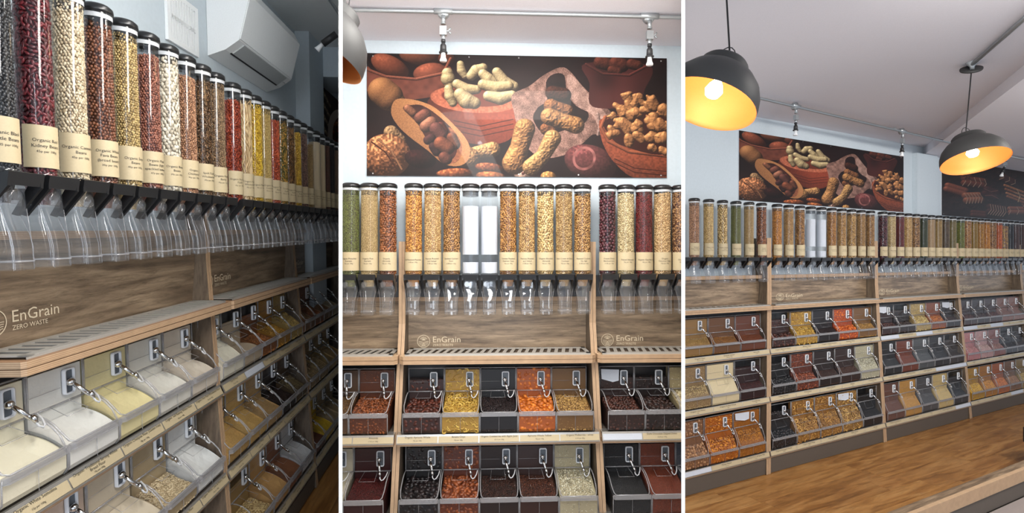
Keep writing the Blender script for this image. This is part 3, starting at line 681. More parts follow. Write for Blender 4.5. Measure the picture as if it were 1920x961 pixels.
fl = bpy.data.objects['floor_left']; planks(-1.5985, .8, 5.2, -.5, 1.2, .17, 1.25, fl, 3)
CUR = 'C'
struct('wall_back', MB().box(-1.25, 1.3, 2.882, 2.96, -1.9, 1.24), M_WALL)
struct('ceiling_centre', MB().box(-1.2, 1.25, .35, 2.96, 1.202, 1.24), M_CEIL)
struct('floor_centre', MB().box(-1.2, 1.25, .2, 2.9, -1.9, -1.852), FLOORM[0])
CUR = 'R'
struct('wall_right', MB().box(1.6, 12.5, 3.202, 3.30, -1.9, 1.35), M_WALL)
poly_slab('ceiling_right', [(.1, .3), (2.7, -1.4), (12.5, -1.4), (12.5, 3.3), (.1, 3.3)], 1.285, 1.33, M_CEIL)
poly_slab('trim_3', [(7.05, 3.3), (4.556, 1.541), (2.2, -.14), (4.5, -1.2), (12.4, -1.2), (12.4, 3.3)], 1.195, 1.2845, M_CEIL)
struct('trim_4', MB().box(6.66, 7.10, 3.15, 3.2015, -1.2, 1.19), M_WALL)
struct('floor_right', MB().box(.6, 12.4, -1.2, 3.2, -1.9, -1.8655), M_TOE)
planks(-1.8525, 2.0, 10.4, 1.86, 3.1, .155, 1.3, bpy.data.objects['floor_right'], 9)
struct('trim_5', MB().box(3.2, 12.4, -1.2, 1.80, -1.865, -1.852), M_GREY)
# white walls added as image panel borders, on camera sight lines through border pixels
def border(name, k, y0, y1, w0):
    d = Vector((k, 1, 0)).normalized(); n = Vector((d.y, -d.x, 0)); b = MB()
    a = Vector((k*y0, y0, 0)); e = Vector((k*y1, y1, 0)); hw = w0/2; he = hw
    P = [a-n*hw, a+n*hw, e+n*he, e-n*he]
    o = ob(name, MB().prism([(p.x, p.y) for p in P], -.06, 3.45, 'z'), M_TRIMW); o.matrix_world = Matrix.Identity(4); o['kind'] = 'structure'; return o
CUR = 'C'
keep = len(REG['C']); border('panel_border_left', -.3348, 1.62, 4.9, .0118*.96); border('panel_border_right', .3344, 1.62, 4.35, .0118*.96)
del REG['C'][keep:]
# ================================================================== posters (flat prints, painted here in numpy)
class Paint:
    def __init__(s, w, h, k, bg):
        s.k = k; s.W, s.H = int(w*k), int(h*k); s.a = np.zeros((s.H, s.W, 3), np.float32); s.a[:] = np.array(bg)/255
        s.Y, s.X = np.mgrid[0:s.H, 0:s.W].astype(np.float32)/k
        def vn(sc, seed):
            r = np.random.default_rng(seed); g = r.random((int(h/sc)+3, int(w/sc)+3)).astype(np.float32); x = s.X/sc; y = s.Y/sc; i = x.astype(int); j = y.astype(int); fx = x-i; fy = y-j
            fx = fx*fx*(3-2*fx); fy = fy*fy*(3-2*fy)
            return (g[j, i]*(1-fx)+g[j, i+1]*fx)*(1-fy)+(g[j+1, i]*(1-fx)+g[j+1, i+1]*fx)*fy
        s.n1 = vn(3, 1); s.n2 = vn(9, 2); s.n3 = vn(40, 3); s.n0 = vn(1.2, 4)
    def blend(s, m, c, sh=None):
        c = np.array(c, np.float32)/255; c = c*.86+c.mean()*.14; col = c[None, None]*(sh[..., None] if sh is not None else 1); m = np.clip(m, 0, 1)[..., None]
        s.a = s.a*(1-m)+np.clip(col, 0, 1)*m
    def chain(s, pts, rs, c, tex=.15, n=None, hl=.25, soft=.7, light=(-.45, -.6, .66), wr=0):
        X, Y = s.X+(s.n2-.5)*wr, s.Y+(s.n2-.5)*wr; H = np.full(X.shape, -1e9, np.float32); E = H.copy()
        if not isinstance(rs, (list, tuple)): rs = [rs]*len(pts)
        for i in range(max(1, len(pts)-1)):
            (ax, ay), (bx, by) = pts[i], pts[min(i+1, len(pts)-1)]; r0, r1 = rs[i], rs[min(i+1, len(pts)-1)]
            dx, dy = bx-ax, by-ay; L2 = dx*dx+dy*dy+1e-6; t = np.clip(((X-ax)*dx+(Y-ay)*dy)/L2, 0, 1); r = r0+(r1-r0)*t
            d2 = (X-ax-t*dx)**2+(Y-ay-t*dy)**2; H = np.maximum(H, np.sqrt(np.maximum(r*r-d2, 0))); E = np.maximum(E, r-np.sqrt(d2))
        H = H+(s.n1-.5)*tex*8+(s.n2-.5)*tex*10; gy, gx = np.gradient(H, 1/s.k); q = 1/np.sqrt(gx*gx+gy*gy+1); l = (-gx*light[0]-gy*light[1]+light[2])*q
        sh = .22+.74*np.clip(l, 0, 1)+hl*np.clip(l, 0, 1)**14+(s.n0-.5)*.12
        if n is not None: sh = sh*n
        m = np.clip(E/soft, 0, 1); s.blend(m*.99, c, sh)
    def poly(s, pts, c, sh=None, soft=0):
        q = []; n = len(pts)
        for i in range(n):
            p0, p1, p2, p3 = [pts[(i+j-1) % n] for j in range(4)]
            L_ = math.dist(p1, p2); st = 1 if L_ < 6 or L_ > 150 else 5
            for t in [k/st for k in range(st)]:
                q.append(tuple(.5*(2*p1[a]+(p2[a]-p0[a])*t+(2*p0[a]-5*p1[a]+4*p2[a]-p3[a])*t*t+(3*p1[a]-p0[a]-3*p2[a]+p3[a])*t**3) for a in (0, 1)))
        pts = q
        X, Y = s.X, s.Y; ins = np.zeros(X.shape, bool); n = len(pts)
        for i in range(n):
            (x0, y0), (x1, y1) = pts[i], pts[(i+1) % n]
            if y0 == y1: continue
            ins ^= ((Y < y0) != (Y < y1)) & (X < (x1-x0)*(Y-y0)/(y1-y0)+x0)
        m = ins.astype(np.float32); s.blend(m, c, sh); return ins
    def ell(s, cx, cy, rx, ry, a, c, sh=None, inner=None, tex=0.1):
        ca, sa = math.cos(a), math.sin(a); u = ((s.X-cx)*ca+(s.Y-cy)*sa)/rx; v = (-(s.X-cx)*sa+(s.Y-cy)*ca)/ry; d = u*u+v*v
        m = np.clip((1-np.sqrt(d))*min(rx, ry)/.8, 0, 1)
        if isinstance(sh, str):
            z = np.sqrt(np.maximum(1-d, 0)); l = np.clip(-(u*ca-v*sa)*.4-(u*sa+v*ca)*.6+z*.65+(s.n1-.5)*tex*3, 0, 1.2); sh = .35+.7*l+.3*np.clip(l, 0, 1)**16
        if inner: m = m*np.clip((np.sqrt(d)-inner)*min(rx, ry)/.8, 0, 1)
        s.blend(m, c, sh)
    def image(s, name):
        im = bpy.data.images.new(name, s.W, s.H); px = np.ones((s.H, s.W, 4), np.float32); px[..., :3] = .92*np.clip(s.a[::-1], 0, 1)**np.array([1.08, 1.17, 1.20], np.float32); im.pixels.foreach_set(px.ravel()); im.update(); im.pack(); return im
def curve(x0, y0, x1, y1, b, r):
    mx, my = (x0+x1)/2-(y1-y0)*b, (y0+y1)/2+(x1-x0)*b
    return [(x0, y0), ((x0+2*mx+x1)/4, (y0+2*my+y1)/4), (x1, y1)], [r*.8, r, r*.75]
def nuts_poster():
    p = Paint(562, 233, 2.0, (30, 17, 18)); p.a *= (.75+.5*p.n3)[..., None]
    sh = .7+.5*p.n3
    # bowl of hazelnuts, back left
    p.poly([(0, 26), (20, 40), (70, 46), (120, 40), (150, 22), (158, 45), (140, 75), (60, 88), (0, 72)], (122, 68, 52), (.75+.3*p.n2))
    for x, y, rx, ry, a, c in ((96, 4, 38, 17, .1, (138, 84, 60)), (42, 24, 38, 20, .45, (150, 84, 60)), (118, 36, 34, 20, -.1, (160, 90, 66)), (146, 8, 16, 14, 0, (112, 66, 50))): p.ell(x, y, rx, ry, a, c, 'ball', tex=.04)
    p.poly([(0, 34), (40, 45), (90, 49), (142, 38), (150, 46), (130, 66), (60, 76), (0, 66)], (116, 66, 52), .85+.25*p.n2)
    p.chain([(-2, 30), (35, 44), (90, 48), (140, 36), (154, 8)], 3.2, (178, 106, 82), .02)
    # wooden block with cashews
    p.poly([(116, 82), (122, 130), (150, 158), (215, 172), (262, 162), (278, 130), (284, 80), (200, 70)], (140, 64, 42), .55+.55*np.clip((p.X-100)/120, 0, 1)-.35*np.clip((p.Y-120)/60, 0, 1)+.12*(p.n1-.5))
    for y in (128, 137, 147): p.chain([(160, y-2), (210, y+8), (270, y-6)], 1.1, (84, 34, 24), 0)
    p.ell(200, 84, 85, 27, .04, (196, 112, 82), .8+.3*p.n1); p.ell(202, 80, 66, 19, .04, (112, 52, 36))
    cs = (236, 214, 160)
    for x0, y0, x1, y1, b, r in [(172, 18, 180, 40, .2, 9), (192, 40, 214, 24, -.2, 12), (214, 36, 236, 50, .2, 12), (240, 32, 272, 58, .28, 12), (148, 36, 152, 56, .1, 14), (150, 66, 158, 92, .1, 11), (166, 56, 202, 66, .3, 12), (214, 56, 262, 58, .22, 13), (172, 76, 198, 92, .25, 16), (224, 78, 268, 76, .25, 13)]:
        q, r_ = curve(x0, y0, x1, y1, b, r); p.chain(q, r_, cs, .05, hl=.15)
    # walnut and peanuts, bottom left
    p.chain([(44, 150), (60, 165)], [14, 12], (196, 158, 112), .3)
    p.ell(36, 194, 45, 42, 0, (176, 118, 78), 'ball', tex=.3); p.chain([(8, 168), (34, 188), (56, 222)], 1.6, (96, 56, 36), 0); p.chain([(20, 163), (46, 186), (64, 220)], 2.2, (206, 150, 106), 0)
    for i in range(26):
        a = i*.9; x, y = 36+30*math.cos(a*1.7)*((i % 5)/5+.2), 196+28*math.sin(a)*((i % 4)/4+.2); p.chain([(x, y), (x+6*math.cos(a), y+6*math.sin(a*2))], .8, (120, 74, 46), 0)
    p.ell(98, 200, 30, 18, .2, (52, 26, 24), 'ball')
    p.chain([(176, 200), (202, 186), (232, 180)], [15, 12, 15], (212, 162, 104), .28); p.chain([(190, 196), (180, 190)], 18, (206, 156, 98), .28)
    # scoop
    tan = (202, 142, 90)
    p.chain([(28, 72), (40, 82), (58, 98)], [27, 27, 18], tan, .02, hl=.1); p.poly([(44, 112), (52, 88), (78, 86), (104, 92), (128, 104), (160, 134), (182, 160), (190, 182), (184, 204), (166, 213), (140, 208), (112, 184), (78, 158), (56, 136)], tan, .72+.28*np.clip((p.X-p.Y+100)/160, 0, 1)+.16*(p.n0-.5))
    p.poly([(66, 104), (84, 97), (104, 99), (132, 118), (160, 146), (174, 172), (172, 196), (158, 208), (140, 204), (124, 188), (108, 160), (92, 132)], (66, 34, 28), .8+.4*p.n2)
    p.poly([(160, 146), (174, 172), (172, 196), (158, 208), (152, 206), (164, 190), (164, 168), (150, 140)], (156, 98, 68), .8+.3*p.n1)
    for x0, y0, x1, y1, r, c in [(75, 104, 84, 112, 8, (176, 116, 84)), (98, 122, 106, 116, 12, (140, 88, 72)), (108, 138, 118, 130, 12, (176, 120, 94)), (136, 136, 142, 146, 8, (120, 60, 50)), (127, 142, 136, 154, 13, (128, 82, 74)), (156, 158, 162, 172, 10, (142, 88, 66)), (112, 164, 118, 160, 9, (86, 54, 52)), (122, 176, 128, 186, 9, (70, 44, 44)), (136, 170, 148, 178, 14, (156, 92, 64)), (142, 196, 146, 200, 11, (126, 76, 60))]:
        p.chain([(x0, y0), (x1, y1)], r, c, .06)
    # almonds along the bottom
    for x0, y0, x1, y1, r, c in [(134, 227, 188, 224, 9, (176, 100, 58)), (206, 213, 244, 216, 9, (150, 84, 50)), (208, 230, 248, 232, 9, (184, 110, 62)), (282, 228, 292, 226, 12, (214, 180, 160)), (330, 232, 342, 230, 10, (214, 160, 92)), (288, 222, 290, 230, 3, (120, 70, 60))]:
        p.ell((x0+x1)/2, (y0+y1)/2, abs(x1-x0)/2+r*.9, r, math.atan2(y1-y0, x1-x0) if r == 9 else 0, c, 'ball', tex=.2)
    # sack
    sk = (158, 124, 112)
    p.poly([(268, 76), (300, 58), (328, 36), (358, 21), (376, 27), (400, 55), (428, 84), (458, 112), (440, 148), (420, 150), (400, 168), (372, 188), (330, 196), (300, 180), (280, 140), (272, 110)], sk, .62+.35*p.n2+.35*(p.n0-.5)+.2*np.clip((420-p.X)/200, -.5, .5))
    p.poly([(332, 50), (346, 34), (366, 36), (372, 70), (388, 94), (412, 108), (404, 128), (372, 140), (330, 150), (308, 122), (316, 100), (334, 84)], (36, 22, 22), .7+.5*p.n2)
    p.poly([(372, 36), (390, 44), (424, 88), (446, 112), (436, 144), (420, 112), (392, 96), (376, 70)], (176, 144, 132), .75+.3*p.n2+.3*(p.n0-.5))
    pn = (204, 150, 92)
    p.chain([(344, 70), (366, 74)], 14, (84, 48, 34), .2); p.chain([(342, 96), (352, 98), (372, 104)], [15, 12, 12], (170, 116, 72), .25); p.chain([(332, 140), (340, 146)], 12, (150, 98, 60), .25)
    p.chain([(338, 116), (362, 124), (388, 132)], [17, 15, 17], pn, .28)
    p.chain([(272, 206), (282, 176), (292, 140)], [23, 18, 20], pn, .28); p.chain([(304, 214), (326, 192), (344, 158)], [17, 14, 17], (214, 168, 108), .28)
    p.chain([(430, 110), (434, 134), (430, 150)], 3, (190, 160, 150), .1)
    # chestnut
    p.ell(416, 204, 51, 34, .28, (112, 62, 62), 'ball', tex=.1); p.ell(404, 196, 22, 24, .5, (150, 96, 92), .7+.5*p.n2, inner=.75)
    # dark cup and bowl of walnuts
    p.poly([(406, 12), (414, 50), (420, 96), (500, 92), (520, 60), (528, 14)], (74, 36, 34), .7+.5*p.n3)
    for x, y, r in [(440, 10, 18), (470, 12, 20), (500, 12, 15), (462, 24, 12)]: p.chain([(x-6, y), (x+6, y+3)], r*.7, (110, 60, 46), .1)
    p.chain([(408, 14), (440, 32), (490, 34), (526, 14)], 3, (112, 60, 54), 0)
    p.poly([(432, 128), (440, 118), (456, 112), (562, 116), (562, 233), (500, 233), (462, 204), (440, 168)], (168, 88, 58), .72+.3*np.clip((p.Y-120)/100, 0, 1)*.0+.25*p.n1-.25*np.clip((p.Y-190)/50, 0, 1))
    p.chain([(444, 116), (436, 136), (450, 162), (490, 182), (564, 190)], 4, (196, 112, 74), 0)
    p.poly([(448, 120), (452, 150), (480, 172), (562, 184), (562, 100)], (60, 28, 22))
    rr = random.Random(5)
    for x, y, r in [(470, 92, 13), (482, 78, 12), (494, 92, 13), (508, 82, 13), (458, 108, 9), (480, 112, 15), (502, 110, 18), (522, 96, 16), (540, 88, 15), (556, 100, 16), (462, 142, 13), (470, 126, 12), (484, 134, 15), (508, 132, 14), (532, 122, 18), (552, 128, 15), (490, 160, 13), (508, 154, 12), (530, 150, 16), (552, 152, 17), (538, 172, 12), (556, 176, 11)]:
        q = [(x+rr.uniform(-8, 8), y+rr.uniform(-8, 8)) for _ in range(4)]; p.chain(q, [r*.6, r*.75, r*.6, r*.5], (222, 158, 100), .12, wr=6)
    for y in (206, 214): p.chain([(462, y-10), (500, y+8), (562, y+14)], 1.2, (96, 44, 30), 0)
    return p.image('nuts_print')
def choc_poster():
    p = Paint(420, 190, 1.6, (44, 32, 30)); p.a *= (.6+.7*p.n0*p.n2)[..., None]
    rr = random.Random(3)
    for i in range(150):
        x, y = rr.uniform(0, 420), rr.uniform(0, 190); a = rr.uniform(0, 3); p.chain([(x, y), (x+5*math.cos(a), y+5*math.sin(a))], 4.5, (52, 28, 24), .1)
    br = (122, 66, 48)
    def block(cx, cy, w, h, a, c, st=0):
        ca, sa = math.cos(a), math.sin(a); q = lambda x, y: (cx+x*ca-y*sa, cy+x*sa+y*ca)
        p.chain([q(-w/2, -h/4), q(w/2, -h/4)], h*.42, c, .03); p.chain([q(-w/2, h/4), q(w/2, h/4)], h*.42, c, .03)
        for i in range(st):
            t = (i/(st-1)-.5)*w*1.2; p.chain([q(t, -h*.55), q(t+5, 0), q(t-3, h*.55)], 1.3, (222, 190, 160), 0)
    block(78, 66, 44, 30, .0, br, 5); block(34, 100, 40, 26, .25, (156, 92, 70)); block(76, 122, 32, 32, -.2, (150, 92, 66), 6); block(122, 98, 24, 34, .3, (74, 40, 38)); block(168, 40, 30, 22, .4, (88, 48, 40), 3)
    block(138, 158, 34, 34, .1, (70, 42, 40), 7); block(196, 152, 40, 26, -.1, (140, 84, 64), 3); block(90, 176, 30, 20, 0, (96, 52, 40)); block(240, 120, 34, 34, .2, (136, 80, 60), 5); block(300, 150, 44, 30, .1, (96, 54, 44), 4); block(360, 110, 40, 30, -.2, (130, 76, 56), 3)
    p.chain([(104, 84), (122, 92), (140, 84)], 1.2, (176, 120, 100), 0); p.chain([(106, 108), (124, 104), (142, 114)], 1.2, (176, 120, 100), 0)
    for dy, c in ((0, (196, 132, 86)), (14, (176, 112, 70)), (28, (200, 136, 92)), (40, (168, 106, 68))): p.chain([(160+dy*.2, 62+dy), (236, 86+dy), (330, 124+dy)], 5.5, c, .08)
    p.chain([(196, 72), (204, 96), (198, 118)], 2, (216, 186, 140), .1); p.chain([(186, 84), (214, 92), (226, 110)], 1.4, (216, 186, 140), .1)
    for k in range(8):
        a = k*PI/4+.2; p.chain([(58, 44), (58+9*math.cos(a), 44+9*math.sin(a)), (58+19*math.cos(a), 44+19*math.sin(a))], [2, 4, 1], (128, 70, 46), .05)
    return p.image('chocolate_print')
def bowl_poster():
    p = Paint(160, 90, 2, (62, 40, 38)); p.a *= (.5+.9*p.n2)[..., None]
    for i in range(12): p.chain([(4+(i % 3)*7, 6+i*6), (9+(i % 3)*7, 9+i*6)], 4, (206, 190, 160), .1)
    p.ell(62, 62, 46, 52, .1, (216, 208, 198)); p.ell(66, 64, 38, 44, .1, (96, 52, 30))
    rr = random.Random(2)
    for i in range(120):
        a = rr.uniform(0, 6.28); q = rr.uniform(0, 1)**.5; x, y = 66+35*q*math.cos(a), 64+40*q*math.sin(a); p.chain([(x, y), (x+4*math.cos(i), y+4*math.sin(i))], 3, rr.choice([(190, 120, 60), (150, 84, 40), (210, 160, 100), (100, 110, 40), (170, 60, 40)]), .1)
    return p.image('bowl_print')
def poster(name, label, img, s0, s1, D, h0, h1, dots):
    m, nt, b = nmat(img.name); t = nt.nodes.new('ShaderNodeTexImage'); t.image = img; nt.links.new(t.outputs[0], b.inputs['Base Color'])
    b.inputs['Roughness'].default_value = .5; b.inputs['Specular IOR Level'].default_value = .25; b.inputs['Coat Weight'].default_value = .07; b.inputs['Coat Roughness'].default_value = .03
    w, h = s1-s0, h1-h0; mb = MB().box(0, w, 0, .006, 0, h, 1); me = mb.mesh('print', [m, M_WHITE]); me.polygons[2].material_index = 0
    uv = me.uv_layers.new(name='uv')
    for li in me.polygons[2].loop_indices:
        v = me.vertices[me.loops[li].vertex_index].co; uv.data[li].uv = (v.x/w, v.z/h)
    t = thing('poster', label, 'poster', (s0, D, h0)); ob('print', me, None, t)
    sc = MB().lathe([(.0045, 0), (.004, .002)], 10, M=Matrix.Rotation(PI/2, 3, 'X')).mesh('screw', M_CHROME)
    for x, z in dots: ob('screw', sc, None, t, loc=(w*x, -.0005, h*z))
nuts = nuts_poster()
CUR = 'C'
DD = [(.02, .975), (.02, .02), (.5, .98), (.5, .02), (.98, .975), (.98, .02), (.335, .98), (.7, .02)]
poster('poster', 'wide nut photograph print above the tubes in the middle view', nuts, -.675, 1.014, 2.874, .447, 1.128, DD)
CUR = 'R'
poster('poster', 'wide nut photograph print above the tubes in the right-hand view', nuts, 3.835, 6.47, 3.194, .515, 1.135, DD)
poster('poster', 'chocolate and cinnamon photograph print at the right edge', choc_poster(), 7.285, 11.5, 3.194, .51, 1.192, [(.01, .97), (.01, .03)])
CUR = 'L'
poster('poster', 'print of a white bowl of cereal, at far end of left view', bowl_poster(), 4.24, 6.0, 1.294, .66, 1.139, [])
# ================================================================== display units
A = [None]
cards = {
 ('L', 0): [['Organic White Semolina|12p per 100g', 'Organic Traditional Strong White|Bread Flour|19p per 100g', 'Organic Chickpea Flour (Gluten free)|78p per 100g', 'Organic Self Raising White Flour|19p per 100g', 'Organic Fine Plain Wholemeal Flour|19p per 100g'],
            ['', 'Organic Oat Flour|25p per 100g', 'Organic Rye Flour|20p per 100g', 'Organic Gram Flour|30p per 100g', 'Organic White Cake & Pastry Flour|19p per 100g'], ['', '', '', 'Oats|12p per 100g', 'Bran|15p per 100g']],
 ('L', 1): [['Type 00 Flour|19p per 100g', '', 'Organic Wholemeal Spaghetti|30p per 100g', 'Organic White Spaghetti|30p per 100g', 'Organic Tagliatelle|32p per 100g'],
            ['Organic Wholewheat Couscous|25p per 100g', 'Corn Flour White|20p per 100g', 'Brown Rice Flour Gluten Free|40p per 100g', 'Organic Whole Rye Flour|20p per 100g', 'Organic Linseed Mix|35p per 100g'],
            ['Organic Textured Soya|40p per 100g', 'Organic Brown Sugar|30p per 100g', 'Baking Powder|35p per 100g', 'Organic Coconut Sugar|60p per 100g', 'Organic Icing Sugar|30p per 100g']],
 ('L', 2): [['Organic Muesli|45p', 'Organic Granola|60p', 'Bran Flakes|40p', 'Oats|20p', 'Barley|20p'], ['Porridge Oats|20p', 'Jumbo Oats|22p', 'Rye Flakes|22p', 'Oat Bran|25p', 'Barley|20p'], ['Red Sorghum|30p', 'Polenta|20p', 'Oatmeal|20p', 'Quinoa|50p', 'Millet|20p']],
 ('C', 0): [['', '', 'Seeds|45p per 100g', 'Mixed Seeds|65p per 100g', 'Almonds|£1.85 per 100g'], ['', '', 'Oats|20p per 100g', 'Rice|25p per 100g', 'Cranberries|95p per 100g'], None],
 ('C', 1): [['Organic Apricots Whole|95p per 100g', 'Banana Chips|55p per 100g', 'Organic Cranberries with Apple Juice|£2.15 per 100g', 'Apricots Whole Yellow|95p per 100g', 'Organic Mulberries - white|£1.95 per 100g'], ['Prunes|75p per 100g'], None],
 ('C', 2): [['', 'Dark Chocolate Dipped Dates|£2.30 per 100g', '', '', ''], None, None],
 ('R', 0): [['', '', 'Organic Oats|20p per 100g', 'Granola Spiced|60p per 100g', 'Almonds|£1.85'], ['', '', 'Organic Oat Flakes|20p', 'Organic Rolled Wheat|25p', 'Cranberries|95p'], ['', '', '', 'Mango Pieces|£2.10', 'Crushed Corn & Spice Mix|£1.20']],
 ('R', 1): [['Organic Apricots Whole|95p', 'Banana Chips|55p', 'Organic Cranberries Juice|£2.15', 'Apricots Yellow|95p', 'Organic Mulberries|£1.95'], ['Organic Prunes|75p', 'Pitted Dates|60p', 'Organic Raisins|55p', 'Sultanas|55p', 'Coconut Chips|£1.10'], ['Organic Pineapple Pieces|£2.20', 'Organic Apple Rings|£1.80', 'Organic Banana|£1.60', 'Apple Pieces|£1.50', 'Berries|£2.00']],
 ('R', 2): [['', 'Chocolate Dipped Dates|£2.30', '', 'Yoghurt Nuts|£1.50', 'Spiced Peanuts|£1.20'], ['Organic Chia Seed|£1.10', 'Organic Red Quinoa|70p', 'Organic Poppy Seed|80p', '', ''], ['Organic Linseed Brown|50p', 'Organic Linseed Gold|50p', 'Chia|£1.20', 'Organic Amaranth Grain|60p', '']],
 ('R', 3): [['', 'Cocoa Raisins|£1.30', '', 'Fudge|£1.10', 'Honeycomb|£1.40'], ['Sweets|£1.00', 'Marshmallow|£1.00', 'Fizzy Bottles|£1.00', 'Liquorice|£1.10', 'Toffee|£1.10'], ['Corn|90p', 'Crackers|90p', 'Chilli Mix|90p', '', 'Bombay Mix|90p']],
 ('R', 4): [['Toffee|£1.10', '', '', '', ''], ['', '', '', '', ''], ['', '', '', '', '']],
}
BAY = {('L', 0): 'nearest bay, left view', ('L', 1): 'second bay, left view', ('L', 2): 'farthest bay, left view',
       ('C', 0): 'left bay, middle view', ('C', 1): 'centre bay, middle view', ('C', 2): 'right bay, middle view',
       ('R', 0): 'first bay, right view', ('R', 1): 'second bay, right view', ('R', 2): 'third bay, right view', ('R', 3): 'fourth bay, right view', ('R', 4): 'last bay at right edge'}
for (k, i), cs in cards.items():
    CUR = k; unit(k, i, 'oak display shelving with slotted steel drip tray, '+BAY[(k, i)], cs)
    c = CFG[k]; h0 = c['hoff']-.09; b = MB(); s0, s1 = c['f0']+c['step']*i+c['fint']+.006, c['f0']+c['step']*(i+1)-c['fint']-.006
    zb = {'C': c['ledge'][0]+.003, 'L': h0-.05, 'R': h0-.07}[k]; y0 = c['Dax']+SP[k]['r']*.85+.01
    t = thing('dispenser_mounting_rail', 'black steel rail carrying the tubes, '+BAY[(k, i)], 'rail', (s0, y0, zb), 'black steel rails behind the tubes')
    ob('beam', MB().box(0, s1-s0, 0, .02, 0, h0-.012-zb), M_MATBLK, t)
    br = MB().box(0, .012, .02, c['Dw']-y0-.002, .0, .03).mesh('bracket', M_MATBLK)
    for q in (.1, .9): ob('bracket', br, None, t, loc=((s1-s0)*q, 0, 0))
# ================================================================== tube dispensers
ORD = ['first', 'second', 'third', 'fourth', 'fifth', 'sixth', 'seventh', 'eighth', 'ninth', 'tenth']
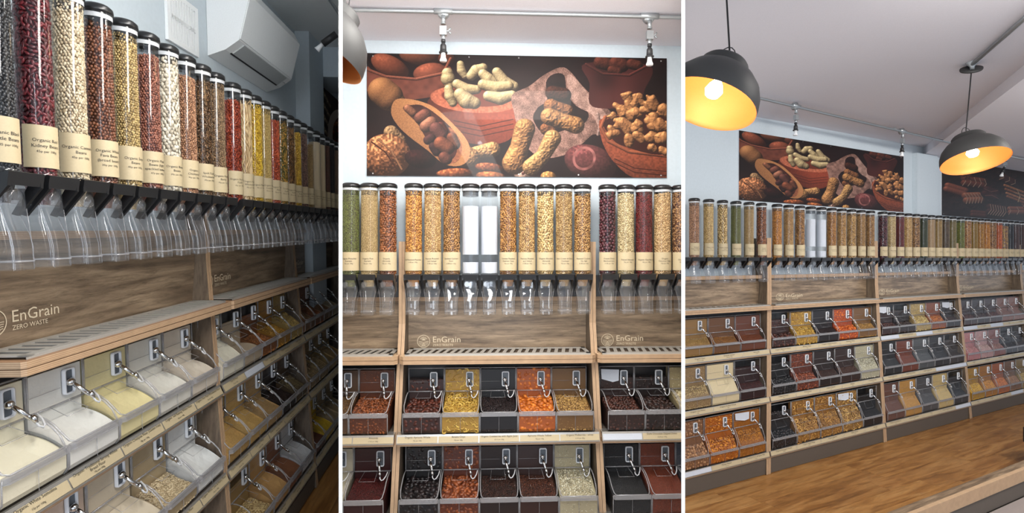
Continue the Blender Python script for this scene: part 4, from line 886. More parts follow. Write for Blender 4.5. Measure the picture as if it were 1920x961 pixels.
# (kind, colour, second colour, fill top, label lines, words)
tubes = {
 ('L', 0): (1.171, .1014, [
   ('bean', (52, 52, 54), (20, 20, 22), .455, ['Organic Black', 'Turtle Beans'], 'black turtle beans'),
   ('kidney', (112, 30, 36), (58, 12, 18), .455, ['Organic Red', 'Kidney Beans'], 'dark red kidney beans'),
   ('bean', (222, 205, 172), (184, 160, 124), .455, ['Organic Cannellini', 'Beans'], 'cream cannellini beans'),
   ('fava', (140, 84, 54), (96, 52, 32), .425, ['Organic Whole', 'Fava Beans', '(broad beans)'], 'round brown fava beans'),
   ('pea', (204, 176, 116), (160, 130, 76), .43, ['Organic Soya', 'Beans'], 'small yellow soya beans'),
   ('bean', (158, 98, 76), (104, 54, 42), .405, ['Organic Pinto', 'Beans (light', 'speckled kidney)'], 'reddish brown pinto beans'),
   ('butter', (232, 222, 202), (190, 176, 150), .43, ['Organic Butter', 'Beans'], 'large white butter beans'),
   ('pea', (190, 142, 106), (142, 94, 66), .40, ['Organic', 'Chickpeas'], 'pinkish tan chickpeas'),
   ('twist', (140, 104, 68), (92, 64, 40), .415, ['Spelt Fusilli', 'Wholewheat'], 'dark wholemeal pasta twists'),
   ('seed', (190, 156, 118), (100, 72, 48), .43, ['Organic Pearled', 'Barley'], 'speckled brown barley grain')]),
 ('L', 1): (2.218, .1014, [
   ('twist', (196, 84, 46), (140, 44, 24), .40, ['Organic Red Lentil', 'Fusilli'], 'brick red lentil pasta'),
   ('penne', (226, 198, 150), (190, 154, 104), .425, ['Organic Penne', 'Wholewheat'], 'pale penne pasta tubes'),
   ('elbow', (238, 200, 60), (206, 158, 28), .43, ['Organic Macaroni'], 'bright yellow macaroni'),
   ('seed', (234, 206, 134), (204, 168, 92), .44, ['Organic Giant', 'Couscous'], 'pale yellow couscous'),
   ('elbow', (216, 100, 56), (160, 58, 32), .405, ['Organic Tomato', 'Pasta'], 'orange red pasta'),
   ('twist', (226, 170, 70), (96, 104, 44), .42, ['Tricolore', 'Fusilli'], 'three coloured pasta twists'),
   ('twist', (168, 120, 68), (110, 74, 40), .405, ['Organic Brown', 'Fusilli'], 'brown pasta twists'),
   ('elbow', (232, 190, 62), (196, 146, 30), .40, ['Organic Corn', 'Pasta'], 'golden corn pasta'),
   ('curl', (150, 112, 96), (100, 68, 60), .41, ['Spelt Pasta'], 'mauve brown pasta curls'),
   ('seed', (204, 172, 116), (164, 130, 80), .37, ['Organic Brown', 'Rice'], 'beige brown rice')]),
 ('L', 2): (3.265, .1014, [
   ('powder', (214, 196, 164), (190, 168, 132), .41, ['White Rice'], 'cream white rice'), ('powder', (212, 192, 158), (186, 164, 130), .41, ['Basmati'], 'pale basmati rice'),
   ('grit', (110, 68, 48), (70, 40, 28), .42, ['Red Rice'], 'dark red brown rice'), ('grit', (46, 34, 32), (22, 16, 16), .42, ['Black Rice'], 'almost black rice'),
   ('grit', (146, 120, 96), (98, 76, 58), .42, ['Wild Rice Mix'], 'mixed grey brown rice'), ('grit', (176, 146, 110), (130, 100, 70), .42, ['Spelt'], 'tan spelt grain'),
   ('grit', (186, 160, 124), (140, 112, 80), .42, ['Wheat'], 'light tan wheat grain')]),
 ('C', 0): (-.725, .097, [
   ('seed', (146, 158, 82), (96, 86, 58), .452, ['Organic Pistachio', 'Kernels'], 'green pistachio kernels'),
   ('seed', (226, 200, 146), (190, 158, 104), .455, ['Organic Pine', 'Kernels'], 'pale pine kernels'),
   ('almond', (164, 98, 52), (108, 58, 30), .44, ['Organic', 'Almonds'], 'brown almonds')]),
 ('C', 1): (-.396, .1, [
   ('nut', (216, 156, 76), (170, 106, 46), .44, ['Salt Roasted Peanuts'], 'orange roasted peanuts'),
   ('curl', (226, 190, 132), (186, 142, 86), .452, ['Peanuts Roasted', 'and Salted'], 'pale salted peanuts'),
   ('cashew', (196, 146, 84), (136, 90, 46), .44, ['Smoked Cashew', 'Nuts'], 'brown smoked cashews'),
   ('empty', None, None, 0, None, ''), ('empty', None, None, 0, None, ''),
   ('cashew', (200, 146, 76), (146, 92, 42), .44, ['Cheese Roasted', 'Cashew Nuts'], 'golden roasted cashews'),
   ('nut', (206, 166, 108), (158, 116, 66), .44, ['Peanuts Roasted', 'and Salted'], 'light tan salted peanuts'),
   ('almond', (222, 192, 132), (186, 148, 92), .435, ['Organic Blanched', 'Almonds'], 'pale blanched almonds'),
   ('curl', (208, 174, 116), (166, 126, 74), .44, ['Sour Cream & Onion', 'Cashews'], 'sandy coloured cashews'),
   ('cashew', (206, 160, 98), (154, 108, 58), .425, ['Roasted Cashews', 'No Salt'], 'roasted unsalted cashews')]),
 ('C', 2): (.640, .1, [
   ('ball', (96, 38, 46), (54, 18, 26), .44, ['Freeze Dried', 'Blackcurrants'], 'round purple blackcurrants'),
   ('flake', (224, 204, 158), (196, 170, 122), .425, ['Flaked Almonds'], 'cream flaked almonds'),
   ('curl', (134, 42, 40), (84, 24, 26), .45, ['Organic Goji Berries'], 'dark red goji berries'),
   ('flake', (230, 196, 144), (200, 158, 106), .43, ['Organic', 'Coconut Chips'], 'toasted coconut chips'),
   ('flake', (196, 150, 100), (88, 44, 34), .44, ['Organic Mix'], 'mixed brown and purple nuts')]),
 ('R', 0): (2.998, .160, [
   ('fava', (104, 62, 44), (60, 34, 26), .44, ['Hazelnut'], 'dark brown hazelnuts'),
   ('bean', (192, 144, 106), (136, 92, 66), .452, ['Hazelnuts', 'Roast & Blanched'], 'pinkish blanched hazelnuts'),
   ('bean', (222, 192, 130), (186, 150, 92), .445, ['Organic Brazil', 'Nuts'], 'pale cream nuts'),
   ('ball', (218, 188, 130), (180, 146, 88), .445, ['Organic Macadamia', 'Nuts'], 'large round macadamias'),
   ('seed', (142, 152, 78), (104, 92, 60), .43, ['Pistachio Kernels'], 'olive green pistachios'),
   ('seed', (216, 186, 132), (176, 142, 90), .452, ['Organic Pine', 'Kernels'], 'sandy pine kernels'),
   ('almond', (150, 92, 52), (102, 56, 30), .44, ['Organic', 'Almonds'], 'brown whole almonds')]),
 ('R', 1): (4.163, .158, [
   ('nut', (206, 142, 62), (158, 98, 38), .44, ['Salt Roasted Peanuts'], 'deep orange peanuts'),
   ('curl', (206, 164, 104), (160, 118, 66), .45, ['Peanuts Roasted'], 'light salted peanuts'),
   ('cashew', (188, 138, 74), (130, 86, 44), .44, ['Smoked Cashew'], 'smoked brown cashews'),
   ('empty', None, None, 0, None, ''), ('empty', None, None, 0, None, ''),
   ('cashew', (200, 144, 72), (146, 94, 42), .44, ['Cashew Nuts'], 'golden coated cashews'),
   ('nut', (198, 154, 92), (150, 108, 58), .44, ['Peanuts'], 'tan salted peanuts'),
   ('almond', (196, 156, 94), (150, 110, 62), .435, ['Almonds'], 'blanched tan almonds'),
   ('curl', (190, 148, 88), (144, 104, 58), .44, ['Cashews'], 'sandy cashew pieces'),
   ('cashew', (184, 140, 84), (138, 96, 52), .43, ['Cashews'], 'unsalted roasted cashews')]),
 ('R', 2): (5.811, .1553, [
   ('ball', (92, 40, 46), (54, 20, 28), .44, ['Blackcurrants'], 'round purple blackcurrants'),
   ('flake', (210, 186, 136), (176, 148, 100), .43, ['Flaked Almonds'], 'cream flaked almonds'),
   ('curl', (124, 44, 42), (80, 26, 28), .45, ['Goji Berries'], 'dark red goji berries'),
   ('flake', (214, 178, 118), (176, 134, 80), .435, ['Coconut Chips'], 'toasted coconut chips'),
   ('flake', (190, 146, 92), (84, 50, 38), .44, ['Nut Mix'], 'mixed speckled nuts'),
   ('seed', (84, 92, 62), (52, 56, 40), .44, ['Pumpkin Seed'], 'dark green pumpkin seeds'),
   ('grit', (170, 142, 106), (126, 100, 70), .43, ['Sunflower Seed'], 'grey beige sunflower seeds'),
   ('seed', (198, 168, 110), (150, 118, 70), .44, ['Sesame'], 'golden beige seeds'),
   ('seed', (136, 112, 84), (66, 52, 42), .44, ['Seed Mix'], 'dark mixed seeds'),
   ('seed', (176, 156, 104), (110, 98, 64), .44, ['Omega Mix'], 'greenish beige seed mix')]),
 ('R', 3): (7.398, .1562, [
   ('pea', (134, 138, 66), (96, 98, 44), .44, ['Green Peas'], 'olive green peas'), ('flake', (206, 156, 98), (120, 74, 44), .44, ['Trail Mix'], 'brown and tan trail mix'),
   ('seed', (186, 154, 76), (150, 112, 46), .44, ['Corn Mix'], 'mustard yellow mix'), ('nut', (190, 138, 56), (146, 96, 34), .44, ['Bombay Mix'], 'dark golden crackers'),
   ('nut', (210, 144, 50), (166, 100, 32), .44, ['Chilli Mix'], 'orange gold crackers'), ('flake', (196, 148, 92), (110, 66, 40), .44, ['Mixed Nuts'], 'mixed brown nuts'),
   ('nut', (216, 112, 48), (166, 70, 28), .44, ['Chilli Corn'], 'bright orange corn'), ('flake', (216, 172, 70), (96, 60, 100), .40, ['Party Mix'], 'multicoloured mix'),
   ('bean', (44, 46, 54), (24, 24, 30), .44, ['Black Beans'], 'blue black beans'), ('bean', (92, 62, 58), (56, 36, 36), .44, ['Red Beans'], 'dark purple brown beans')]),
 ('R', 4): (8.961, .1562, [('bean', (84, 50, 42), (50, 30, 26), .44, ['Beans'], 'dark brown beans')]),
}
for (k, i), (s0, ds, L_) in tubes.items():
    CUR = k; c = CFG[k]; g = 'gravity tubes in the '+BAY[(k, i)]
    for j, (kind, c1, c2, top, lines, wd) in enumerate(L_):
        if kind == 'empty': lab = ('left' if j == 3 else 'right')+'-hand one of two empty tubes, '+BAY[(k, i)]
        else: lab = 'clear tube of '+wd+', '+BAY[(k, i)]
        pr = random.choice(['45p per 100g', '39p per 100g', '£1.85 per 100g', '95p per 100g']) if k != 'L' or j not in (1, 2, 3, 5) else {1: '45p per 100g', 2: '45p per 100g', 3: '35p per 100g', 5: '47p per 100g'}[j]
        silo(k, s0+ds*j, c['Dax'], c['hoff']-.09, lab, g, kind, sr(*c1) if c1 else None, sr(*c2) if c2 else None, top, lines, pr)
# ================================================================== scoop bins
WF = (232, 228, 214)
bins = {
 ('L', 0): [[('powder', (236, 228, 202), None, .55, 'cream white semolina'), ('powder', (236, 234, 226), None, .6, 'strong white flour'), ('powder', (236, 222, 168), None, .62, 'lumpy yellow chickpea flour'), ('powder', (230, 226, 214), None, .6, 'self raising white flour'), ('powder', (226, 214, 196), None, .55, 'fine wholemeal flour')],
            [None, ('powder', (214, 190, 170), None, .6, 'pinkish oat flour'), ('powder', (216, 200, 174), None, .6, 'pinkish rye flour'), ('pea', (222, 202, 164), (200, 176, 136), .5, 'lumpy cream gram flour'), ('powder', (236, 236, 232), None, .72, 'white cake flour')],
            [None, None, None, None, ('powder', (206, 180, 130), None, .5, 'tan bran')]],
 ('L', 1): [[('powder', (232, 226, 206), None, .8, 'heaped white type flour'), ('powder', (216, 200, 172), (90, 62, 46), .25, 'a low heap of white flour'), ('curl', (186, 116, 56), (136, 80, 36), .4, 'brown spaghetti'), ('curl', (222, 170, 66), (180, 126, 40), .5, 'yellow spaghetti'), ('elbow', (226, 196, 120), (190, 156, 84), .85, 'pale yellow tagliatelle')],
            [('grit', (212, 172, 104), (178, 136, 74), .7, 'golden brown couscous'), ('grit', (222, 184, 112), (190, 148, 82), .65, 'yellow tan corn flour'), ('grit', (206, 170, 116), (166, 130, 80), .6, 'tan rice flour'), ('seed', (66, 38, 28), (34, 20, 16), .5, 'dark brown seeds'), ('seed', (184, 164, 116), (96, 74, 46), .7, 'green and beige linseed mix')],
            [None, ('pea', (222, 196, 140), (176, 142, 88), .4, 'round cream soya pieces'), ('powder', (206, 160, 100), None, .7, 'sandy brown sugar'), ('powder', (150, 96, 64), None, .6, 'dark coconut sugar'), ('powder', (238, 238, 238), None, .7, 'pure white icing sugar')]],
 ('L', 2): [[('seed', (178, 140, 100), (130, 92, 60), .6, 'beige muesli'), ('seed', (196, 116, 56), (136, 74, 34), .6, 'orange brown granola'), ('seed', (150, 104, 62), None, .6, 'brown flakes'), ('seed', (206, 186, 150), None, .6, 'pale oats')],
            [('flake', (196, 172, 130), (160, 132, 92), .7, 'beige oat flakes'), ('flake', (206, 178, 128), (168, 138, 92), .7, 'golden oat flakes'), ('grit', (186, 156, 100), None, .6, 'tan oat bran'), ('grit', (196, 160, 100), None, .6, 'golden barley')],
            [('grit', (120, 66, 46), None, .5, 'red brown sorghum'), ('powder', (236, 196, 50), None, .6, 'bright yellow polenta'), ('grit', (206, 180, 140), None, .6, 'cream oatmeal'), ('grit', (196, 166, 120), None, .6, 'beige millet')]],
 ('C', 0): [[None, None, None, ('seed', (150, 112, 64), (90, 62, 38), .7, 'speckled mixed seeds'), ('almond', (150, 82, 40), (100, 50, 26), .6, 'brown almonds')],
            [None, None, None, ('powder', (190, 180, 156), None, .6, 'pale rolled grain'), ('seed', (110, 32, 26), (60, 14, 14), .5, 'dark red cranberries')], None],
 ('C', 1): [[('apricot', (104, 50, 34), (56, 26, 20), .45, 'dark brown apricots'), ('chip', (226, 190, 92), (190, 146, 58), .75, 'yellow banana chips'), ('raisin', (46, 26, 26), (18, 10, 12), .5, 'blackish cranberries'), ('apricot', (226, 130, 44), (186, 92, 26), .6, 'bright orange apricots'), ('bean', (196, 156, 90), (132, 94, 50), .6, 'tan white mulberries')],
            [('apricot', (40, 28, 28), (16, 12, 14), .5, 'black prunes'), ('date', (158, 84, 42), (104, 48, 26), .5, 'glossy brown dates'), ('raisin', (78, 42, 28), (36, 20, 16), .5, 'dark brown raisins'), ('raisin', (104, 56, 34), (56, 28, 20), .5, 'reddish brown sultanas'), ('shard', (228, 222, 196), (196, 184, 150), .85, 'white coconut chips')], None],
 ('C', 2): [[('ball', (84, 44, 32), (50, 26, 20), .4, 'round milk chocolate balls'), ('date', (62, 38, 32), (36, 22, 20), .35, 'chocolate dipped dates'), ('ball', (222, 206, 164), (200, 180, 134), .8, 'white chocolate balls'), None, None],
            [('grit', (38, 38, 40), (14, 14, 16), .65, 'black chia seeds'), ('grit', (132, 60, 34), (84, 36, 22), .7, 'red brown quinoa'), ('grit', (92, 96, 104), (60, 64, 72), .65, 'grey poppy seeds'), None, None], None],
 ('R', 0): [[None, ('seed', (186, 146, 84), (120, 84, 48), .6, 'tan mixed seeds'), ('seed', (206, 170, 100), (150, 112, 60), .7, 'golden oat granola'), ('seed', (196, 134, 62), (110, 70, 36), .6, 'spiced amber granola'), ('seed', (156, 82, 40), (104, 52, 26), .55, 'reddish brown almonds pieces')],
            [None, ('flake', (196, 172, 124), (150, 124, 84), .6, 'pale oat pieces'), ('flake', (206, 180, 128), (150, 120, 80), .75, 'beige oat flakes'), ('powder', (214, 196, 156), None, .85, 'smooth beige flour'), ('raisin', (92, 34, 26), (44, 16, 14), .45, 'dark red cranberries')],
            [None, ('walnut', (176, 120, 80), (120, 76, 50), .6, 'brown walnuts'), ('walnut', (188, 140, 96), (136, 92, 60), .6, 'pale brown walnuts'), ('cornflake', (226, 146, 40), (180, 96, 20), .65, 'orange mango pieces'), ('flake', (206, 136, 38), (160, 94, 22), .8, 'golden crushed corn')]],
 ('R', 1): [[('apricot', (98, 50, 36), (56, 28, 20), .4, 'brown apricots'), ('chip', (222, 182, 84), (180, 136, 52), .75, 'yellow banana chips'), ('raisin', (52, 30, 30), (24, 14, 14), .5, 'black cranberries'), ('apricot', (226, 116, 26), (180, 72, 14), .55, 'orange apricots'), ('bean', (186, 142, 70), (126, 86, 38), .6, 'tan mulberries')],
            [('apricot', (36, 30, 30), (14, 12, 12), .45, 'black prunes'), ('date', (150, 74, 38), (100, 44, 24), .5, 'brown dates'), ('raisin', (84, 48, 32), (40, 24, 18), .5, 'brown raisins'), ('raisin', (98, 58, 36), (52, 30, 22), .5, 'light brown sultanas'), ('shard', (230, 226, 204), (190, 182, 152), .9, 'white coconut chips')],
            [('walnut', (50, 42, 42), (20, 18, 20), .35, 'black dried fruit'), ('bigring', (216, 166, 84), (160, 110, 48), .75, 'dried apple rings'), ('chip', (212, 160, 80), (150, 102, 44), .8, 'small golden apple rings'), ('bigring', (220, 178, 100), (160, 116, 58), .8, 'pale apple rings'), ('raisin', (46, 38, 38), (18, 16, 18), .4, 'black berries')]],
 ('R', 2): [[('ball', (84, 44, 36), (48, 26, 22), .4, 'chocolate balls'), ('date', (66, 48, 40), (36, 26, 24), .35, 'chocolate dates'), ('ball', (214, 190, 126), (178, 150, 90), .75, 'cream yoghurt balls'), ('nut', (206, 126, 58), (140, 70, 34), .7, 'orange spiced peanuts'), ('bean', (66, 44, 40), (34, 24, 24), .45, 'dark coffee beans')],
            [('grit', (40, 40, 40), (16, 16, 18), .65, 'black chia'), ('grit', (130, 62, 36), (88, 40, 24), .7, 'red quinoa'), ('grit', (92, 94, 94), (62, 64, 66), .7, 'grey poppy seeds'), ('grit', (46, 44, 46), (22, 22, 24), .7, 'black sesame'), ('grit', (66, 52, 44), (34, 28, 26), .3, 'a little dark seed')],
            [('grit', (116, 74, 58), (78, 48, 38), .65, 'brown linseed'), ('grit', (206, 154, 76), (160, 112, 50), .7, 'golden linseed'), ('grit', (86, 84, 84), (54, 52, 54), .65, 'dark grey chia'), ('grit', (218, 192, 132), (186, 156, 98), .75, 'pale amaranth'), ('grit', (44, 42, 46), (22, 22, 24), .4, 'black seeds')]],
 ('R', 3): [[('nut', (92, 54, 50), (54, 32, 32), .5, 'dark chocolate nuts'), ('nut', (80, 60, 60), (46, 34, 36), .5, 'cocoa raisins'), ('nut', (104, 62, 58), (62, 38, 38), .5, 'brown cocoa sweets'), ('grit', (150, 108, 96), None, .5, 'pinkish fudge'), ('grit', (160, 116, 104), None, .5, 'pinkish brown honeycomb')],
            [('shard', (226, 170, 166), (200, 130, 130), .6, 'pink sweets'), ('shard', (232, 206, 196), (206, 160, 156), .6, 'pale marshmallow pieces'), ('shard', (206, 160, 146), (150, 96, 90), .5, 'fizzy pink bottles'), ('raisin', (48, 40, 46), (24, 20, 24), .4, 'black liquorice'), ('raisin', (66, 46, 44), (34, 24, 24), .4, 'dark toffees')],
            [('nut', (226, 182, 66), (186, 136, 36), .6, 'yellow roasted corn'), ('nut', (226, 160, 66), (180, 116, 40), .6, 'golden crackers'), ('nut', (222, 136, 66), (176, 90, 40), .6, 'orange chilli crackers'), ('nut', (186, 136, 96), (130, 90, 62), .55, 'brown crackers'), ('nut', (206, 172, 96), (150, 120, 66), .6, 'sandy mixed crackers')]],
 ('R', 4): [[('nut', (150, 104, 80), None, .5, 'brown toffee pieces')], [('nut', (80, 60, 56), None, .5, 'dark toffee pieces')], [('nut', (206, 160, 96), None, .6, 'tan crackers')]],
}
ROWN = ['top row', 'middle row', 'bottom row']
for (k, i), rows in bins.items():
    CUR = k; c = CFG[k]
    for r, row in enumerate(rows):
        if row is None: continue
        hs, Dr = c['rows'][r]; dm = c['dims'][r]
        a, e = fin_s(k, i, hs)+c['fint'], fin_s(k, i+1, hs)-c['fint']
        if k == 'L':
            p = (e-a-.008)/5; xs = [a+.004+p*(j+.5) for j in range(5)]; dm = (round(p-.005, 3),)+dm[1:]
        elif k == 'C':
            p = .192; m = (a+e)/2; xs = [m+(j-2)*p for j in range(5)]
        else:
            p = (e-a-.02)/5; xs = [a+.004+p*(j+.5) for j in range(5)]; dm = (round(p-.012, 3),)+dm[1:]
        for j, q in enumerate(row):
            if q is None: continue
            kind, c1, c2, lv, wd = q
            scoop_bin((k, i if k != 'C' else 0, r), xs[j], Dr, hs+.001, dm, 'clear scoop bin of '+wd+', '+ROWN[r]+', '+BAY[(k, i)], 'scoop bins in the '+BAY[(k, i)], kind, sr(*c1), sr(*c2) if c2 else sr(*[x*.86 for x in c1]), lv,
                      note=(k, i, r, j) in (('C', 2, 0, 0), ('R', 2, 0, 0), ('R', 0, 2, 4), ('R', 1, 2, 3), ('R', 2, 0, 4)))
# ================================================================== lamps and fittings
def spot(s, D, h, label, group, tilt=(0, 0)):
    t = thing('conduit_spotlight', label, 'spotlight', (s, D, h), group); k = 1.0
    b = MB(); b.lathe([(.026, -.03), (.029, -.028), (.029, .004), (.0, .006)], 20, M=Matrix.Rotation(PI/2, 3, 'X')); b.tube([(-.045, 0, 0), (.045, 0, 0)], .0145, 10); ob('junction_box', b, M_GALV, t)
    dx, dy = tilt
    f = lambda z: (dx*z, dy*z, z)
    b = MB(); b.tube([f(-.02), f(-.06)], .0105, 10); b.tube([f(-.058), f(-.062)], .0125, 10); ob('stem', b, M_GALV, t)
    b = MB(); x, y, z = f(-.095); b.box(x-.0165, x+.0165, y-.012, y+.012, z-.022, z+.02); b.tube([(x, y, z-.02), f(-.14)], .0095, 10); cl = ob('clamp', b, M_GALV, t)
    b = MB(); b.tube([(x+.016, y, z), (x+.026, y, z)], .004, 6); b.tube([(x+.024, y, z), (x+.036, y, z+.013)], [.003, .005], 6); b.tube([(x+.024, y, z), (x+.036, y, z-.013)], [.003, .005], 6); ob('wing_nut', b, M_GALV, cl)
    b = MB(); b.tube([f(-.138), f(-.150)], .011, 10); b.tube([f(-.150), f(-.157), f(-.165), f(-.198)], [.007, .009, .0145, .016], 12); b.tube([f(-.198), f(-.203)], .021, 14); ob('lampholder', b, M_MATBLK, t)
    b = MB(); b.tube([f(-.202), f(-.225), f(-.238), f(-.243)], [.0105, .0125, .018, .0165], 12); ob('bulb', b, M_SPOTB, t); return t
def conduit(name, label, a, e, r=.0105, clips=()):
    t = thing(name, label, 'conduit', a); a, e = Vector(a), Vector(e)
    ob('pipe', MB().tube([(0, 0, 0), e-a], r, 10), M_GALV, t)
    cb = MB().box(-.012, .012, -r*1.5, r*1.5, -r*.2, r*1.4).mesh('clip', M_GALV)
    for q in clips: ob('clip', cb, None, t, loc=(e-a)*q)
CUR = 'C'
conduit('conduit', 'steel conduit across the ceiling of the middle view', (-1.05, 2.5, 1.188), (1.1, 2.5, 1.186), .010)
spot(-.22, 2.5, 1.19, 'spotlight hanging above left part of nut print, middle view', 'conduit spotlights'); spot(.796, 2.5, 1.188, 'spotlight hanging above right end of nut print, middle view', 'conduit spotlights')
CUR = 'R'
conduit('conduit', 'steel conduit along the ceiling beside the wall, right view', (1.9, 2.73, 1.277), (7.671, 2.73, 1.168), .011, (.6,))
conduit('conduit', 'short conduit end passing beyond the right edge spotlight', (7.671, 2.73, 1.168), (10.5, 2.73, 1.16), .011)
spot(3.949, 2.73, 1.245, 'first hanging spotlight, above left of nut print, right view', 'conduit spotlights', (.04, 0)); spot(5.518, 2.73, 1.215, 'second hanging spotlight, above right of nut print, right view', 'conduit spotlights', (.08, 0)); spot(7.671, 2.73, 1.170, 'third spotlight, behind the smaller pendant lamp', 'conduit spotlights', (.65, 0))
conduit('conduit', 'steel conduit running forward from the pendant ceiling disc', (4.195, 1.675, 1.27), (3.2, .88, 1.27), .013)
CUR = 'L'
conduit('conduit', 'steel conduit at the ceiling corner of the left view', (2.2, .873, 1.30), (4.4, .873, 1.30), .010)
t = thing('spot_lamp', 'black spot lamp poking in at top right of left view', 'spotlight', (3.03, .93, 1.02))
ob('lampholder', MB().tube([(.0, -.10, .08), (.0, -.022, .022)], .019, 12), M_MATBLK, t); ob('bulb', MB().tube([(0, -.024, .024), (0, .0, .0), (0, .012, -.012)], [.010, .013, .017], 12), M_SPOTB, t)
def dome(name, label, P, R_, rotm, cord_top, mount=False, power=.7):
    """P world position of the opening centre; rotm tilts the shade; open side down"""
    o = bpy.data.objects.new(name, None); COL.objects.link(o); REG[CUR].append(o); o.matrix_world = Matrix.Translation(P); tag(o, label, 'lamp', 'dome pendant lamps')
    def add(nm, b, m):
        q = bpy.data.objects.new(nm, b.mesh(nm, m)); COL.objects.link(q); REG[CUR].append(q); q.parent = o; return q
    R4 = rotm.to_3x3()
    out = [(R_, 0), (R_*1.0, R_*.12), (R_*.97, R_*.3), (R_*.88, R_*.52), (R_*.72, R_*.72), (R_*.52, R_*.86), (R_*.50, R_*.87), (R_*.50, R_*1.0), (R_*.46, R_*1.05), (R_*.2, R_*1.08), (R_*.17, R_*1.09), (R_*.16, R_*1.2), (R_*.1, R_*1.24)]
    add('shade', MB().lathe(out, 48, M=R4, caps=False), M_SHADE)
    inn = [(R_*1.0, 0), (R_*.985, R_*.01), (R_*.97, R_*.12), (R_*.94, R_*.3), (R_*.85, R_*.5), (R_*.69, R_*.69), (R_*.49, R_*.83), (R_*.1, R_*.9), (.001, R_*.9)]
    add('lining', MB().lathe(inn, 48, M=R4, caps=False), M_COPPER)
    bulb = [(.001, R_*.20), (R_*.14, R_*.24), (R_*.19, R_*.36), (R_*.14, R_*.5), (R_*.08, R_*.6), (R_*.08, R_*.85)]
    add('bulb', MB().lathe(bulb, 20, M=R4, caps=False), M_BULB)
    top = R4 @ Vector((0, 0, R_*1.24)); ct = Vector(cord_top)-Vector(P)
    add('cord', MB().tube([top-R4 @ Vector((0, 0, .012)), top*1.12*.5+top*.5, ct], .0035, 6), M_MATBLK)
    lp = []
    for i in range(9):
        a = PI*i/8; lp.append(R4 @ Vector((R_*.2*math.cos(a), 0, R_*(1.06+.38*math.sin(a)))))
    add('cord_loop', MB().tube(lp, .0022, 5), M_MATBLK)
    if mount:
        b = MB(); b.lathe([(.058, -.055), (.06, -.05), (.06, -.042), (.0, -.041)], 28, c=ct+Vector((0, 0, 0)), M=Matrix.Rotation(-.35, 3, 'Y') @ Matrix.Rotation(.5, 3, 'X')); add('ceiling_disc', b, M_SHADE)
        b = MB(); b.lathe([(.012, -.05), (.014, -.03), (.034, -.008), (.036, .006), (.0, .007)], 20, c=ct); add('canopy', b, M_GALV)
    l = bpy.data.lights.new('pendant_light', 'POINT'); l.energy = power; l.color = (1, .74, .42); l.shadow_soft_size = .05
    lo = bpy.data.objects.new('pendant_light', l); COL.objects.link(lo); lo.location = Vector(P)+R4 @ Vector((0, 0, R_*.02)); return o
def aimed(v, tilt, roll):
    v = Vector((v[0], v[1], 0)); r = Vector((v.y, -v.x, 0)); return Matrix.Rotation(roll, 4, v) @ Matrix.Rotation(-tilt, 4, r)
CUR = 'R'
dome('pendant_lamp', 'smaller dark dome pendant with glowing copper lining, right view', (2.985, 3.3, 2.462), .178, aimed((.67, .74), .30, -.20), (3.02, 3.36, 3.125), True)
dome('pendant_lamp', 'large dark dome pendant cut by the partition, left edge of right view', (.745, 1.95, 2.425), .178, aimed((.357, .934), .26, .36), (.80, 1.95, 3.13))
CUR = 'C'
dome('pendant_lamp', 'rim of a dark dome pendant at left edge of middle view', (-.683, 1.75, 2.545), .178, aimed((.357, .934), .26, .36), (-.62, 1.75, 3.05), power=.4)
# ================================================================== air conditioner and vent
CUR = 'L'
t = thing('air_conditioner', 'white wall air conditioner above the tubes, left view', 'air conditioner', (2.552, 1.3, .8), None)
prof = [(0, .012), (-.082, .042), (-.146, .088), (-.200, .30), (-.17, .36), (0, .36)]
ob('casing', MB().prism(prof, 0, .66, 'x'), M_AC, t)
pr2 = [(-.1415, .0855), (-.086, .0455), (-.0885, .0405), (-.145, .0815)]
ob('outlet_flap', MB().prism(pr2, .06, .60, 'x'), M_ACG, t); ob('outlet_slot', MB().prism([(-.0865, .0435), (-.079, .0395), (-.080, .0365), (-.088, .0405)], .05, .60, 'x'), M_MATBLK, t)
ob('front_panel', MB().prism([(-.1475, .094), (-.1995, .296), (-.2035, .295), (-.1515, .093)], .004, .656, 'x'), M_AC, t)
b = MB()
for j in range(4): b.box(.615+j*.009, .620+j*.009, -.118, -.113, .062, .066)
ob('indicator_lights', b, M_ACG, t)
t = thing('wall_vent', 'white slotted air vent on wall above the tubes, left view', 'vent', (2.225, 1.3, .77))
ob('frame', MB().box(0, .022, -.012, 0, 0, .215).box(.208, .23, -.012, 0, 0, .215).box(.022, .208, -.012, 0, 0, .02).box(.022, .208, -.012, 0, .195, .215).box(.022, .208, -.012, 0, .1, .115).box(.022, .208, -.004, 0, .02, .195), M_AC, t)
vs_ = MB().box(0, .009, -.012, -.004, .02, .195).mesh('vane', M_AC)
for j in range(9): ob('vane', vs_, None, t, loc=(.030+j*.0195, 0, 0))
vb = MB().box(.022, .208, -.0055, -.0045, .02, .195); ob('dark_backing', vb, M_ACG, t)
# ================================================================== low plinth at bottom right
CUR = 'R'
t = thing('low_plinth', 'low plinth with plywood edge on floor at bottom right corner', 'plinth', (3.6, 1.81, -1.852), None)
ob('edge_board', MB().box(0, 6, -.012, .016, .125, .215), ply('plinth_ply', 'Z'), t); ob('top', MB().box(0, 6, .016, .075, .190, .213), M_PANEL, t); ob('base', MB().box(0, 6, .0, .07, .0, .124), M_TOE, t)
tag(ob('corner_block', MB().prism([(0, .02), (.02, 0), (.3, 0), (.3, .25), (.02, .25), (0, .22)], 0, .13, 'z'), M_MATBLK, None, loc=(6.12, 1.83, -1.638)), 'small dark block resting on the plinth at right edge', 'block')
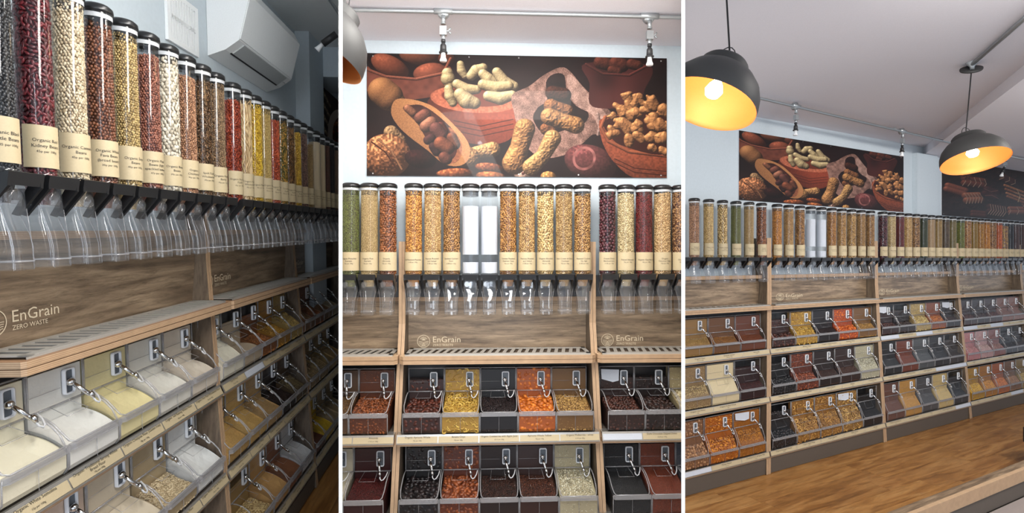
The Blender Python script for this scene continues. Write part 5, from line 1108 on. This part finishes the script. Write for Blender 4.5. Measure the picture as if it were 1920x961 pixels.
# lit spot bulbs that mirror in the glossy prints (on the ceiling, out of frame)
for k, s, D in (('C', -.157, .62), ('C', .60, .72)):
    CUR = k; t = thing('ceiling_spot', 'lit ceiling spot out of frame, '+('left' if s < 0 else 'right')+' one above the middle view', 'spotlight', (s*.55 if s < 0 else s*.75, D, 1.2), 'ceiling spots'); ob('holder', MB().tube([(0, 0, 0), (0, 0, -.05)], .02, 10), M_MATBLK, t); ob('bulb', MB().lathe([(.012, -.05), (.022, -.062), (.018, -.078), (.002, -.082)], 12), M_LITSPOT, t)
# ================================================================== trim everything along camera sight lines, slopes baked from image panel edges in pixels
bpy.context.view_layer.update()
def cut(regs, k, keep_right):
    n = Vector((1, -k, 0)).normalized()
    if not keep_right: n = -n
    for o in list(regs):
        if o.type != 'MESH': continue
        cs = [o.matrix_world @ Vector(c) for c in o.bound_box]; d = [c.dot(n) for c in cs]
        if all(c.y > .1 for c in cs) or max(c.y for c in cs) > .3:
            if max(d) < 0: regs.remove(o); bpy.data.objects.remove(o); continue
            if min(d) < -.0005:
                sl = [s.material for s in o.material_slots]; ol = [s.link for s in o.material_slots]
                me = o.data.copy(); bm = bmesh.new(); bm.from_mesh(me); inv = o.matrix_world.inverted()
                bmesh.ops.bisect_plane(bm, geom=bm.verts[:]+bm.edges[:]+bm.faces[:], plane_co=inv @ Vector((0, 0, 1.85)), plane_no=(o.matrix_world.to_3x3().transposed() @ n), clear_inner=True)
                if len(bm.faces) == 0: bm.free(); regs.remove(o); bpy.data.objects.remove(o); continue
                bm.to_mesh(me); bm.free(); o.data = me
                for i, s in enumerate(o.material_slots):
                    if ol[i] == 'OBJECT': s.link = 'OBJECT'; s.material = sl[i]
cut(REG['L'], -.3375, False); cut(REG['C'], -.3317, True); cut(REG['C'], .3308, False); cut(REG['R'], .3379, True)
for k in REG:
    for _ in range(3):
        for o in list(REG[k]):
            try:
                if o.type == 'EMPTY' and not o.children: REG[k].remove(o); bpy.data.objects.remove(o)
            except ReferenceError: pass
